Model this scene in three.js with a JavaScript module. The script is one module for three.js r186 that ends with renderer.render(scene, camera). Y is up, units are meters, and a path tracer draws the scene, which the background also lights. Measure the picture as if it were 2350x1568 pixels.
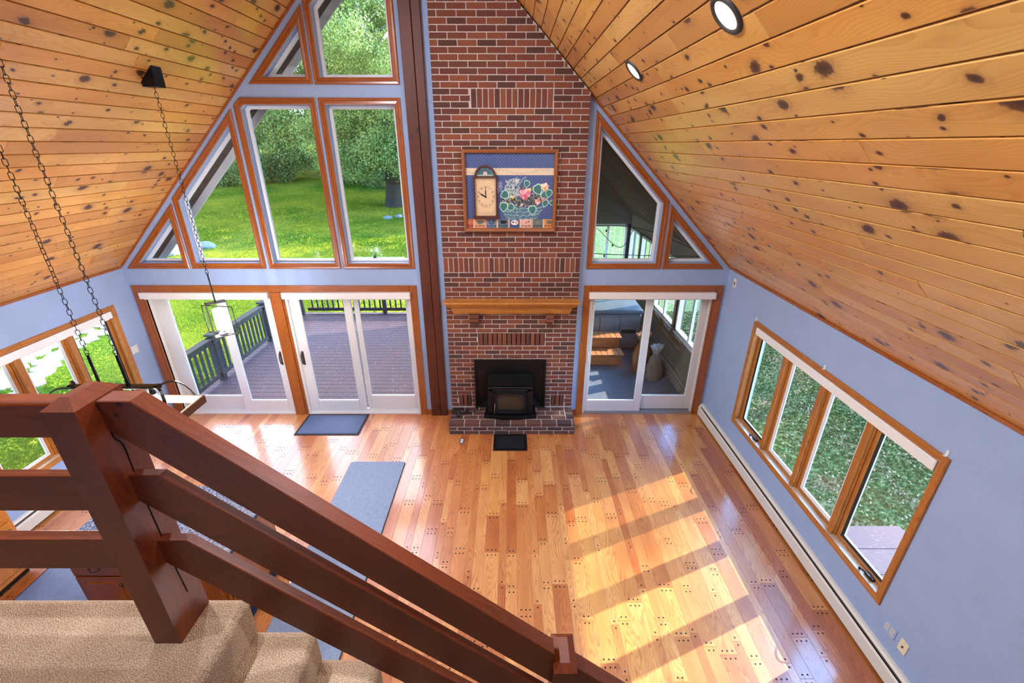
import * as THREE from 'three';
import { RoundedBoxGeometry } from 'three/addons/geometries/RoundedBoxGeometry.js';
import { mergeGeometries } from 'three/addons/utils/BufferGeometryUtils.js';
import { RectAreaLightUniformsLib } from 'three/addons/lights/RectAreaLightUniformsLib.js';
import { Sky } from 'three/addons/objects/Sky.js';

// ---------------------------------------------------------------- camera, sky, sun, exposure
const scene = new THREE.Scene();
const camera = new THREE.PerspectiveCamera(74.965, 2350 / 1568, 0.05, 400);
camera.position.set(0, 4.0014, 6.15);
camera.rotation.order = 'YXZ';
camera.rotation.set(THREE.MathUtils.degToRad(-23.832), THREE.MathUtils.degToRad(-0.098), THREE.MathUtils.degToRad(0.045));
const renderer = new THREE.WebGLRenderer({ antialias: true });
renderer.toneMapping = THREE.LinearToneMapping;
renderer.toneMappingExposure = 1.18;
renderer.shadowMap.enabled = true;
RectAreaLightUniformsLib.init();
const SUN = new THREE.Vector3(0.764, 0.559, -0.321).normalize();
const sky = new Sky();
sky.name = 'sky';
sky.scale.setScalar(300);
sky.material.uniforms.sunPosition.value.copy(SUN);
sky.material.uniforms.turbidity.value = 6;
sky.material.uniforms.rayleigh.value = 1.2;
sky.material.uniforms.mieCoefficient.value = 0.004;
sky.material.uniforms.mieDirectionalG.value = 0.75;
scene.add(sky);
scene.environmentIntensity = 3.6;
const sun = new THREE.DirectionalLight(new THREE.Color(1.0, 0.92, 0.76), 11);
sun.name = 'sun_light';
sun.position.copy(SUN).multiplyScalar(80).add(new THREE.Vector3(-4, 0, -8));
sun.target.position.set(-4, 0, -8);
sun.castShadow = true;
sun.shadow.radius = 1;
Object.assign(sun.shadow.camera, { left: -45, right: 45, top: 40, bottom: -40, near: 1, far: 180 });
scene.add(sun, sun.target);

// ---------------------------------------------------------------- helpers
const V = (x, y, z) => new THREE.Vector3(x, y, z);
function rand(seed) { let a = seed >>> 0; return () => { a = (a + 0x6D2B79F5) | 0; let t = Math.imul(a ^ (a >>> 15), 1 | a); t = (t + Math.imul(t ^ (t >>> 7), 61 | t)) ^ t; return ((t ^ (t >>> 14)) >>> 0) / 4294967296; }; }
const R0 = rand(7);
const used = {};
function numbered(n) { if (!(n in used)) { used[n] = 0; return n; } used[n]++; return n + '_' + String(used[n]).padStart(3, '0'); }
function sh(o) { o.castShadow = true; o.receiveShadow = true; return o; }
function part(name, geo, mat, parent) { const m = sh(new THREE.Mesh(Array.isArray(geo) ? merge(geo) : geo, mat)); m.name = name; parent.add(m); return m; }
function thing(name, label, category, pos = [0, 0, 0], turn = 0, group) {
  const o = new THREE.Group(); o.name = numbered(name); o.position.set(...pos); o.rotation.y = turn;
  o.userData = { label, category }; if (group) o.userData.group = group; scene.add(o); return o;
}
function single(name, geo, mat, label, category, group) {
  const m = sh(new THREE.Mesh(Array.isArray(geo) ? merge(geo) : geo, mat)); m.name = numbered(name); m.userData = { label, category }; if (group) m.userData.group = group; scene.add(m); return m;
}
function struct(name, geo, mat, label, category) {
  const o = geo ? sh(new THREE.Mesh(Array.isArray(geo) ? merge(geo) : geo, mat)) : new THREE.Group(); o.name = name; o.userData = { kind: 'structure', label, category }; scene.add(o); return o;
}
function copyOf(o, label, pos, turn) { const c = o.clone(); c.name = numbered(o.userData.base || o.name.replace(/_\d{3}$/, '')); c.userData = { ...o.userData, label }; scene.add(c); c.position.set(...pos); c.rotation.y = turn || 0; return c; }
function merge(list) {
  return mergeGeometries(list.map((g) => { let q = g.index ? g.toNonIndexed() : g; if (!q.attributes.normal) q.computeVertexNormals(); const r = new THREE.BufferGeometry(); r.setAttribute('position', q.attributes.position); r.setAttribute('normal', q.attributes.normal); r.setAttribute('uv', q.attributes.uv || new THREE.Float32BufferAttribute(new Float32Array(q.attributes.position.count * 2), 2)); return r; }));
}
// uv in metres, u along the grain
function grain(geo, dir = V(0, 0, 1), ou = 0, ov = 0) {
  const g = geo.index ? geo.toNonIndexed() : geo; if (!g.attributes.normal) g.computeVertexNormals();
  const p = g.attributes.position, uv = new Float32Array(p.count * 2), a = V(), b = V(), c = V(), n = V(), t = V(), d = dir.clone().normalize();
  for (let i = 0; i < p.count; i += 3) {
    a.fromBufferAttribute(p, i); b.fromBufferAttribute(p, i + 1); c.fromBufferAttribute(p, i + 2);
    n.copy(b).sub(a).cross(t.copy(c).sub(a)).normalize();
    let gd = d; if (Math.abs(n.dot(d)) > 0.8) gd = Math.abs(d.y) > 0.6 ? V(1, 0, 0) : V(0, 1, 0);
    const w = V().crossVectors(n, gd).normalize(), e = V().crossVectors(w, n);
    for (let k = 0; k < 3; k++) { t.fromBufferAttribute(p, i + k); uv[(i + k) * 2] = t.dot(e) + ou; uv[(i + k) * 2 + 1] = t.dot(w) + ov; }
  }
  g.setAttribute('uv', new THREE.BufferAttribute(uv, 2)); return g;
}
const gr = (geo, axis = 'z', ou = R0() * 4, ov = R0() * 2) => grain(geo, axis === 'x' ? V(1, 0, 0) : axis === 'y' ? V(0, 1, 0) : axis === 'z' ? V(0, 0, 1) : axis, ou, ov);
const bx = (w, h, d, x = 0, y = 0, z = 0) => new THREE.BoxGeometry(w, h, d).translate(x, y, z);
const bb = (x0, x1, y0, y1, z0, z1) => bx(x1 - x0, y1 - y0, z1 - z0, (x0 + x1) / 2, (y0 + y1) / 2, (z0 + z1) / 2);
// box with chamfered edges, 44 triangles
function cbox(w, h, d, c = 0.004, x = 0, y = 0, z = 0) { return new RoundedBoxGeometry(w, h, d, 1, Math.min(c, w / 2.01, h / 2.01, d / 2.01)).translate(x, y, z); }
const cb = (x0, x1, y0, y1, z0, z1, c = 0.004) => cbox(x1 - x0, y1 - y0, z1 - z0, c, (x0 + x1) / 2, (y0 + y1) / 2, (z0 + z1) / 2);
const cyl = (r0, r1, h, x = 0, y = 0, z = 0, n = 20) => new THREE.CylinderGeometry(r1, r0, h, n).translate(x, y, z);
function tube(pts, r, seg = 24, rs = 8, closed = false) { return new THREE.TubeGeometry(new THREE.CatmullRomCurve3(pts.map((p) => V(...p)), closed), seg, r, rs, closed); }
function prism(pts, z0, z1) { // polygon in xy extruded from z0 to z1
  const s = new THREE.Shape(pts.map((p) => new THREE.Vector2(p[0], p[1]))); return new THREE.ExtrudeGeometry(s, { depth: z1 - z0, bevelEnabled: false }).translate(0, 0, z0);
}
function bar(a, b, w, h, up = V(0, 1, 0)) { // box beam from a to b
  const A = V(...a), B = V(...b), d = B.clone().sub(A), L = d.length(); d.normalize();
  const s = V().crossVectors(d, up).normalize(), u = V().crossVectors(s, d);
  const g = new THREE.BoxGeometry(L, h, w); const m = new THREE.Matrix4().makeBasis(d, u, s); g.applyMatrix4(m); const c = A.add(B).multiplyScalar(0.5); return g.translate(c.x, c.y, c.z);
}
function insetPoly(P, w) { // convex, anticlockwise
  const n = P.length, out = [];
  for (let i = 0; i < n; i++) {
    const a = P[(i + n - 1) % n], b = P[i], c = P[(i + 1) % n];
    const e1 = norm2([b[0] - a[0], b[1] - a[1]]), e2 = norm2([c[0] - b[0], c[1] - b[1]]);
    const n1 = [-e1[1], e1[0]], n2 = [-e2[1], e2[0]], k = w / (1 + n1[0] * n2[0] + n1[1] * n2[1]);
    out.push([b[0] + (n1[0] + n2[0]) * k, b[1] + (n1[1] + n2[1]) * k]);
  }
  return out;
}
function norm2(v) { const l = Math.hypot(v[0], v[1]); return [v[0] / l, v[1] / l]; }
// one mitred board of a frame round a polygon: rings at offsets o[k] with heights h[k] above z
function mitred(P, i, o, h, z) {
  const n = P.length, j = (i + 1) % n, rings = o.map((w) => insetPoly(P, w)), pos = [];
  const q = (k, e) => { const r = rings[k][e]; return [r[0], r[1], z + h[k]]; };
  const quad = (a, b, c, d) => pos.push(...a, ...b, ...c, ...a, ...c, ...d);
  for (let k = 0; k + 1 < o.length; k++) quad(q(k, i), q(k, j), q(k + 1, j), q(k + 1, i));
  const g = new THREE.BufferGeometry(); g.setAttribute('position', new THREE.Float32BufferAttribute(pos, 3)); g.computeVertexNormals();
  return grain(g, V(P[j][0] - P[i][0], P[j][1] - P[i][1], 0), R0() * 3, R0() * 2);
}
// ---------------------------------------------------------------- periodic noise and textures
const PERM = (() => { const r = rand(99), p = Array.from({ length: 256 }, (_, i) => i); for (let i = 255; i > 0; i--) { const j = Math.floor(r() * (i + 1)); [p[i], p[j]] = [p[j], p[i]]; } return Uint8Array.from([...p, ...p]); })();
const GX = Array.from({ length: 16 }, (_, i) => Math.cos(i * Math.PI / 8)), GY = Array.from({ length: 16 }, (_, i) => Math.sin(i * Math.PI / 8));
function pn(x, y, px, py) { // period px, py (whole numbers)
  const xi = Math.floor(x), yi = Math.floor(y), fx = x - xi, fy = y - yi;
  const x0 = ((xi % px) + px) % px, x1 = (x0 + 1) % px, y0 = ((yi % py) + py) % py, y1 = (y0 + 1) % py;
  const s = fx * fx * fx * (fx * (fx * 6 - 15) + 10), t = fy * fy * fy * (fy * (fy * 6 - 15) + 10);
  const g = (a, b, dx, dy) => { const h = PERM[(PERM[a & 255] + b) & 255] & 15; return GX[h] * dx + GY[h] * dy; };
  const a = g(x0, y0, fx, fy), b = g(x1, y0, fx - 1, fy), c = g(x0, y1, fx, fy - 1), d = g(x1, y1, fx - 1, fy - 1);
  return (a + (b - a) * s + (c + (d - c) * s - a - (b - a) * s) * t) * 1.4;
}
function mkTex(w, h, fn, sizeU, sizeV, srgb = true) {
  const d = new Uint8Array(w * h * 4), o = [0, 0, 0];
  for (let y = 0; y < h; y++) for (let x = 0; x < w; x++) { fn(x / w, y / h, o, x, y); const i = (y * w + x) * 4; d[i] = Math.max(0, Math.min(255, o[0])); d[i + 1] = Math.max(0, Math.min(255, o[1])); d[i + 2] = Math.max(0, Math.min(255, o[2])); d[i + 3] = 255; }
  return finTex(d, w, h, sizeU, sizeV, srgb);
}
function finTex(d, w, h, sizeU, sizeV, srgb = true) {
  const t = new THREE.DataTexture(d, w, h); t.wrapS = t.wrapT = THREE.RepeatWrapping; t.magFilter = THREE.LinearFilter; t.minFilter = THREE.LinearMipmapLinearFilter; t.generateMipmaps = true;
  if (srgb) t.colorSpace = THREE.SRGBColorSpace; t.repeat.set(1 / sizeU, 1 / sizeV); t.needsUpdate = true; return t;
}
const lerp = (a, b, t) => a + (b - a) * t, clamp = (x, a, b) => Math.max(a, Math.min(b, x));
const mix3 = (o, a, b, t) => { o[0] = lerp(a[0], b[0], t); o[1] = lerp(a[1], b[1], t); o[2] = lerp(a[2], b[2], t); };

// pine with knots, 4 m x 2 m
function pineTex(w, h, light, dark, knotN, seed, knotC = [58, 27, 14]) {
  const SU = 4, SV = 2, d = new Uint8Array(w * h * 4), o = [0, 0, 0], r = rand(seed), ku = [], N = knotN;
  for (let i = 0; i < N; i++) { const big = r(); ku.push([r() * SU, r() * SV, big < 0.1 ? 0.02 + r() * 0.012 : big < 0.5 ? 0.008 + r() * 0.007 : 0.0035 + r() * 0.003, r() * 0.9 - 0.45]); }
  const def = new Float32Array(w * h), kn = new Float32Array(w * h);
  for (const [cu, cv, rr, ang] of ku) {
    const R = rr * 5, ca = Math.cos(ang), sa = Math.sin(ang), x0 = Math.floor((cu - R * 1.6) / SU * w), x1 = Math.ceil((cu + R * 1.6) / SU * w), y0 = Math.floor((cv - R) / SV * h), y1 = Math.ceil((cv + R) / SV * h);
    for (let y = y0; y <= y1; y++) for (let x = x0; x <= x1; x++) {
      const du = x / w * SU - cu, dv = y / h * SV - cv, a = (du * ca + dv * sa) / 1.5, b = -du * sa + dv * ca, q = Math.hypot(a, b) / rr, i = ((y + h * 4) % h) * w + ((x + w * 4) % w);
      def[i] += Math.sign(b) * Math.exp(-q * q * 0.35) * rr * 70;
      const wob = q * (1 + 0.25 * pn(x * 0.09, y * 0.09, 256, 256));
      kn[i] = Math.max(kn[i], wob < 1 ? 1 - 0.25 * wob : wob < 1.5 ? 0.75 * (1.5 - wob) / 0.5 * 0.9 + 0.12 : 0.18 * Math.exp(-(wob - 1.5) * 1.3));
    }
  }
  for (let y = 0; y < h; y++) for (let x = 0; x < w; x++) {
    const u = x / w, v = y / h, i = y * w + x;
    const g = v * 90 + 7 * pn(u * 4, v * 10, 4, 10) + 1.5 * pn(u * 16, v * 30, 16, 30) + def[i];
    let ring = g - Math.floor(g); ring = ring * ring;
    const fine = pn(u * 24, v * 900, 24, 900) * 0.5 + 0.5, low = pn(u * 6, v * 14, 6, 14);
    const t = clamp(0.15 + 0.34 * ring + 0.16 * fine + 0.3 * low, 0, 1);
    mix3(o, light, dark, t);
    const k = clamp(kn[i], 0, 1); mix3(o, [o[0], o[1], o[2]], knotC, k);
    d[i * 4] = o[0]; d[i * 4 + 1] = o[1]; d[i * 4 + 2] = o[2]; d[i * 4 + 3] = 255;
  }
  return finTex(d, w, h, SU, SV);
}
// oak with cathedral grain, 2 m x 1 m
function oakTex(w, h, light, dark, freq = 70, warp = 9, pores = 0.25) {
  return mkTex(w, h, (u, v, o) => {
    const g = v * freq + warp * pn(u * 2, v * 9, 2, 9) + 1.3 * pn(u * 5, v * 22, 5, 22) + 0.12 * pn(u * 40, v * 80, 40, 80);
    let f = g - Math.floor(g); f = Math.pow(f, 3);
    const p = Math.max(0, pn(u * 30, v * 600, 30, 600)), low = pn(u * 5, v * 9, 5, 9);
    mix3(o, light, dark, clamp(0.1 + 0.6 * f + pores * p + 0.22 * low, 0, 1));
  }, 2, 1);
}
const pineT = pineTex(2048, 1024, [228, 178, 97], [191, 131, 55], 190, 11);
const oakT = oakTex(1024, 1024, [236, 196, 142], [170, 110, 66], 46, 7, 0.34);
const stainT = oakTex(1024, 512, [255, 255, 255], [176, 160, 150], 60, 6, 0.35);
const darkT = pineTex(1024, 512, [154, 84, 33], [86, 40, 16], 26, 31, [34, 12, 8]);
const speck = mkTex(512, 512, (u, v, o) => { const a = 232 + 34 * pn(u * 40, v * 40, 40, 40) + 30 * pn(u * 170, v * 170, 170, 170); o[0] = o[1] = o[2] = a; }, 0.5, 0.5);
const carpR = rand(5);
const carpetT = mkTex(1024, 1024, (u, v, o) => {
  const c = pn(u * 210, v * 210, 210, 210), f = pn(u * 420 + 0.5, v * 420 + 0.5, 420, 420), l = pn(u * 6, v * 6, 6, 6), k = clamp(0.5 + 0.5 * c + 0.35 * f + 0.14 * l + (carpR() - 0.5) * 0.35, 0, 1);
  mix3(o, [124, 98, 76], [242, 216, 184], k);
}, 1, 1);
const rugT = mkTex(512, 512, (u, v, o) => { const k = clamp(0.5 + 0.5 * pn(u * 150, v * 150, 150, 150) + 0.08 * pn(u * 20, v * 20, 20, 20) + 0.3 * pn(u * 256, v * 256, 256, 256), 0, 1); mix3(o, [92, 104, 124], [158, 172, 196], k); }, 1, 1);
const stoneT = mkTex(512, 512, (u, v, o) => { const a = pn(u * 26, v * 60, 26, 60), b = pn(u * 70, v * 110, 70, 110); const k = clamp(0.42 + 0.7 * a + 0.55 * b, 0, 1); mix3(o, [30, 36, 54], [140, 148, 166], k); }, 0.6, 0.6);
const grassT = mkTex(1024, 1024, (u, v, o) => {
  const a = pn(u * 7, v * 7, 7, 7), b = pn(u * 36, v * 36, 36, 36), c = pn(u * 240, v * 240, 240, 240), k = clamp(0.5 + 0.4 * a + 0.3 * b + 0.5 * c, 0, 1);
  mix3(o, [74, 99, 14], [174, 162, 40], k);
}, 6, 6);
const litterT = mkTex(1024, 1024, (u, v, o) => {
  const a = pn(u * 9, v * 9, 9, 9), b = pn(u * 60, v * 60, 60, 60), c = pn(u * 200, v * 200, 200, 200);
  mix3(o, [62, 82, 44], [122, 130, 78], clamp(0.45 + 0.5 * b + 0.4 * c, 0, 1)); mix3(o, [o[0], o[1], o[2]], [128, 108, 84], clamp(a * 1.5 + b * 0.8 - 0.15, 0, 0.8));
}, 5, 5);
const deckT = mkTex(1024, 256, (u, v, o) => { const a = pn(u * 10, v * 60, 10, 60), b = pn(u * 60, v * 120, 60, 120); mix3(o, [58, 42, 46], [92, 72, 78], clamp(0.5 + 0.35 * a + 0.3 * b, 0, 1)); if (pn(u * 26 + 3.3, v * 40, 26, 40) > 0.62) mix3(o, [...o], [196, 190, 184], 0.7); }, 2, 0.5);

// ---------------------------------------------------------------- materials
const std = (o) => new THREE.MeshStandardMaterial(o), phy = (o) => new THREE.MeshPhysicalMaterial(o);
const M = {
  wall: std({ color: '#9eb4d8', roughness: 0.75, map: mkTex(256, 256, (u, v, o) => { o[0] = o[1] = o[2] = 248 + 6 * pn(u * 60, v * 60, 60, 60) + 4 * pn(u * 5, v * 5, 5, 5); }, 1, 1) }),
  casing: phy({ color: '#a95c20', map: stainT, roughness: 0.34, clearcoat: 0.5, clearcoatRoughness: 0.2 }),
  jamb: std({ color: '#d9b48a', map: stainT, roughness: 0.5 }),
  casementWood: phy({ color: '#c07a34', map: stainT, roughness: 0.4, clearcoat: 0.3, clearcoatRoughness: 0.25 }),
  sill: phy({ color: '#d8b892', map: stainT, roughness: 0.3, clearcoat: 0.5, clearcoatRoughness: 0.15 }),  // paler than the casement wood: window glare is put into its colour
  white: std({ color: '#e6e3de', roughness: 0.45 }),
  vinyl: std({ color: '#dfe2e4', roughness: 0.4 }),
  blind: std({ color: '#e9e6e2', roughness: 0.6 }),
  gasket: std({ color: '#22211f', roughness: 0.7 }),
  glass: phy({ color: '#ffffff', transmission: 1, thickness: 0, roughness: 0, ior: 1.5 }),
  metalGrey: std({ color: '#a7a7a6', metalness: 0.7, roughness: 0.35 }),
  bronze: std({ color: '#5a5048', metalness: 0.7, roughness: 0.35 }),
  black: std({ color: '#141415', roughness: 0.45 }),
  iron: std({ color: '#101113', roughness: 0.38, metalness: 0.35 }),
  ironSoft: std({ color: '#16171a', roughness: 0.6 }),
  beam: phy({ color: '#a88a80', map: darkT, roughness: 0.5 }),
  rail: phy({ color: '#c6a284', map: darkT, roughness: 0.42, clearcoat: 0.12, clearcoatRoughness: 0.25 }),
  mortar: std({ color: '#d2c2b6', roughness: 0.95, map: speck, bumpMap: speck, bumpScale: 0.002 }),
  mantel: phy({ color: '#d08a3c', map: stainT, roughness: 0.32, clearcoat: 0.5, clearcoatRoughness: 0.2 }),
  carpet: std({ map: carpetT, roughness: 1, bumpMap: carpetT, bumpScale: 0.008 }),
  rug: std({ map: rugT, roughness: 1, bumpMap: rugT, bumpScale: 0.004 }),
  rubber: std({ color: '#26292f', roughness: 0.8 }),
  stoneTop: phy({ map: stoneT, roughness: 0.25, clearcoat: 0.3 }),
  ivory: std({ color: '#e6dcbb', roughness: 0.45 }),
  heater: std({ color: '#e2ddd0', roughness: 0.45 }),
  platePaint: std({ color: '#9eb4d8', roughness: 0.6 }),
  paper: std({ color: '#f0ead8', roughness: 0.8 }),
  lamp: std({ color: '#ffffff', emissive: '#fff6e8', emissiveIntensity: 4, roughness: 0.4 }),
  bulb: std({ color: '#ffffff', emissive: '#fff0dc', emissiveIntensity: 5, roughness: 0.4 }),
  opal: phy({ color: '#f4f2ee', roughness: 0.35, emissive: '#fff4e6', emissiveIntensity: 0.5 }),
  deckPaint: std({ map: deckT, roughness: 0.6 }),
  railPaint: std({ color: '#3a322d', roughness: 0.7, map: speck }),
  lawn: phy({ specularIntensity: 0.15, map: grassT, roughness: 1, bumpMap: grassT, bumpScale: 0.05 }),
  litter: phy({ specularIntensity: 0.15, map: litterT, roughness: 1, bumpMap: litterT, bumpScale: 0.04 }),
  soffit: std({ color: '#54483f', roughness: 0.9, map: speck }),
  taupe: std({ color: '#86775f', roughness: 0.85 }),
  sunCarpet: std({ color: '#c2bcb2', map: rugT, roughness: 1 }),
  cabinet: phy({ color: '#bb6c2a', map: stainT, roughness: 0.38, clearcoat: 0.4, clearcoatRoughness: 0.2 }),
  cabinetLight: phy({ color: '#cf8136', map: stainT, roughness: 0.38, clearcoat: 0.4, clearcoatRoughness: 0.2 }),
  bark: std({ color: '#3d3025', roughness: 1, map: speck }),
  birch: std({ color: '#7a6d5c', roughness: 0.9, map: speck }),
  stone: std({ color: '#8d8a84', roughness: 0.95, map: speck }),
};
const OAK = ['#e2bb92', '#d5a678', '#e8c69c', '#cb9464', '#dcae80', '#c48a5c', '#e6c08e'].map((c) => phy({ color: c, map: oakT, roughness: 0.34, ior: 1.75, clearcoat: 1, clearcoatRoughness: 0.14 }));
const PINE = ['#ffffff', '#f2e2cf', '#ffecd2', '#e8d2b6', '#fff4e2'].map((c) => phy({ color: c, map: pineT, roughness: 0.4, ior: 1.6, clearcoat: 0.5, clearcoatRoughness: 0.25 }));
const pineBack = std({ color: '#7a4517', roughness: 0.7 });
const BRICK = ['#7c4230', '#874a31', '#6c3a2d', '#8e5036', '#5c382e', '#7a4230', '#70402f'].map((c) => std({ color: c, roughness: 0.9, map: speck, bumpMap: speck, bumpScale: 0.0015 }));
const HBRICK = ['#56342a', '#614034', '#4a322c', '#6a4234'].map((c) => std({ color: c, roughness: 0.85, map: speck, bumpMap: speck, bumpScale: 0.0015 }));
const ORD = ['first', 'second', 'third', 'fourth', 'fifth', 'sixth', 'seventh', 'eighth', 'ninth', 'tenth', 'eleventh', 'twelfth', 'thirteenth', 'fourteenth', 'fifteenth', 'sixteenth'];
const pick = (a, r = R0) => a[Math.floor(r() * a.length)];

// pixel position of a point, to tell which pieces show largest
const CAMF = 1022.09, CP = Math.cos(0.41595), SP = Math.sin(0.41595);
function px(x, y, z) { const dx = x, dy = y - 4.0014, dz = z - 6.15, zf = -SP * dy - CP * dz, u = CP * dy - SP * dz; return zf > 0.1 ? [1175 + CAMF * dx / zf, 784 - CAMF * u / zf, zf] : null; }
function shows(x, y, z) { const p = px(x, y, z); return p && p[0] > -20 && p[0] < 2370 && p[1] > -20 && p[1] < 1588 ? p[2] : 0; }

// ---------------------------------------------------------------- house dimensions
const XL = -5.477, XR = 3.078, EV = 2.432, SL = 1.016, RX = -1.2, RY = 6.778, ZB = 9.4, WT = 0.16;
const roofY = (x) => x > RX ? EV + SL * (XR - x) : EV + SL * (x - XL);
// ---------------------------------------------------------------- floor: oak boards of three widths, each a mesh, pegged at the joints
{
  const fl = struct('floor', null, null, 'pegged oak plank floor of the living room', 'floor');
  part('subfloor', bb(XL, XR, -0.2, -0.013, 0, ZB), std({ color: '#5a3418', roughness: 0.8 }), fl);
  const r = rand(21), W = [0.155, 0.076, 0.115], PEG = [3, 1, 2], all = [], pegs = [];
  let x = XL, k = 0;
  const disc = new THREE.CircleGeometry(0.0082, 10).rotateX(-Math.PI / 2);
  while (x < XR - 0.02) {
    const w = Math.min(W[k % 3], XR - x), n = PEG[k % 3]; let z = 0;
    let len = 0.25 + r() * 0.9;
    while (z < ZB - 0.05) {
      const z1 = Math.min(z + len, ZB);
      all.push({ x, w, z, z1, m: pick(OAK, r), ou: r() * 2, ov: r() });
      if (z1 < 4.6 && z1 > 0.05) for (const s of [-1, 1]) for (let i = 0; i < n; i++) pegs.push(disc.clone().translate(x + w * (i + 1) / (n + 1) + (n > 1 ? (i - (n - 1) / 2) * w * 0.02 : 0) + (r() - 0.5) * 0.004, 0.0005, z1 + s * 0.032));
      z = z1; len = 0.42 + r() * r() * 1.5;
    }
    x += w; k++;
  }
  for (const b of all) { const d = shows(b.x + b.w / 2, 0, (b.z + b.z1) / 2) || (b.z < 4.1 && shows(b.x + b.w / 2, 0, Math.min(4, b.z1)) && 9); b.rank = d && b.x > -3.9 ? b.w * (b.z1 - b.z) / (d * d * d) : 0; }
  all.sort((a, b) => b.rank - a.rank);
  const rest = [];
  all.forEach((b, i) => {
    const g = gr(cb(b.x + 0.0004, b.x + b.w - 0.0004, -0.013, 0, b.z + 0.0005, b.z1 - 0.0005, 0.0014), 'z', b.ou, b.ov);
    if (i < 300 && b.rank > 0) part('board', g, b.m, fl); else (rest[OAK.indexOf(b.m)] ||= []).push(g);
  });
  rest.forEach((g, i) => { const p = part('boards', g, OAK[i], fl); p.userData.kind = 'stuff'; });
  part('pegs', pegs, std({ color: '#1c110a', roughness: 0.9 }), fl).userData.kind = 'stuff';
}

// ---------------------------------------------------------------- walls
const winPolys = {
  1: [[-5.384, 2.407], [-4.507, 2.407], [-4.507, 3.285]],
  2: [[-4.474, 2.407], [-3.435, 2.407], [-3.435, 4.402], [-4.474, 3.348]],
  3: [[-3.393, 2.407], [-2.388, 2.407], [-2.388, 4.521], [-3.300, 4.521], [-3.393, 4.437]],
  4: [[-2.351, 2.407], [-1.352, 2.407], [-1.352, 4.521], [-2.351, 4.521]],
  5: [[-3.148, 4.665], [-2.383, 4.665], [-2.383, 5.453]],
  6: [[-2.358, 4.662], [-1.340, 4.662], [-1.340, 6.50], [-2.358, 5.48]],
  7: [[1.050, 2.407], [2.092, 2.407], [2.092, 3.324], [1.050, 4.391]],
  8: [[2.118, 2.407], [2.976, 2.407], [2.118, 3.285]],
};
const doorX = { 1: [-5.32, -3.478], 2: [-3.28, -1.46], 3: [1.14, 2.94] }, DH = 2.065;
function holeOf(P) { const p = new THREE.Path(P.map((q) => new THREE.Vector2(...q)).reverse()); return p; }
{
  const s = new THREE.Shape([[XL, -0.8], [XR, -0.8], [XR, EV], [RX, RY], [XL, EV]].map((q) => new THREE.Vector2(...q)));
  for (const k in winPolys) s.holes.push(holeOf(insetPoly(winPolys[k], 0.078)));
  for (const k in doorX) { const [a, b] = doorX[k]; s.holes.push(holeOf([[a, 0], [b, 0], [b, DH], [a, DH]])); }
  struct('wall_end', gr(new THREE.ExtrudeGeometry(s, { depth: WT, bevelEnabled: false }).translate(0, 0, -WT), 'x', 0, 0), M.wall, 'blue painted gable wall with windows and patio doors', 'wall');
  const sideWall = (name, x0, z0, z1, y0, y1, hz0, hz1, label) => {
    const t = new THREE.Shape([[z0, y0], [z1, y0], [z1, y1], [z0, y1]].map((q) => new THREE.Vector2(...q)));
    if (hz0 !== undefined) t.holes.push(holeOf([[hz0, 0.55], [hz1, 0.55], [hz1, 1.928], [hz0, 1.928]]));
    const g = new THREE.ExtrudeGeometry(t, { depth: WT, bevelEnabled: false });
    g.applyMatrix4(new THREE.Matrix4().makeBasis(V(0, 0, 1), V(0, 1, 0), V(-1, 0, 0))).translate(x0 + WT, 0, 0);
    struct(name, gr(g, 'z', 0, 0), M.wall, label, 'wall');
  };
  sideWall('wall_right', XR, 0, ZB, -0.8, EV + 0.02, 0.975, 3.585, 'blue painted side wall with the four-pane casement window');
  sideWall('wall_left', XL - WT, 0, ZB, -0.8, EV + 0.02, 0.402, 3.012, 'blue painted side wall beside the dining area');
  struct('wall_back', gr(prism([[XL, -0.8], [XR, -0.8], [XR, EV], [RX, RY], [XL, EV]], ZB, ZB + WT), 'x', 0, 0), M.wall, 'blue painted gable wall at the loft end', 'wall');
}
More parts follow.
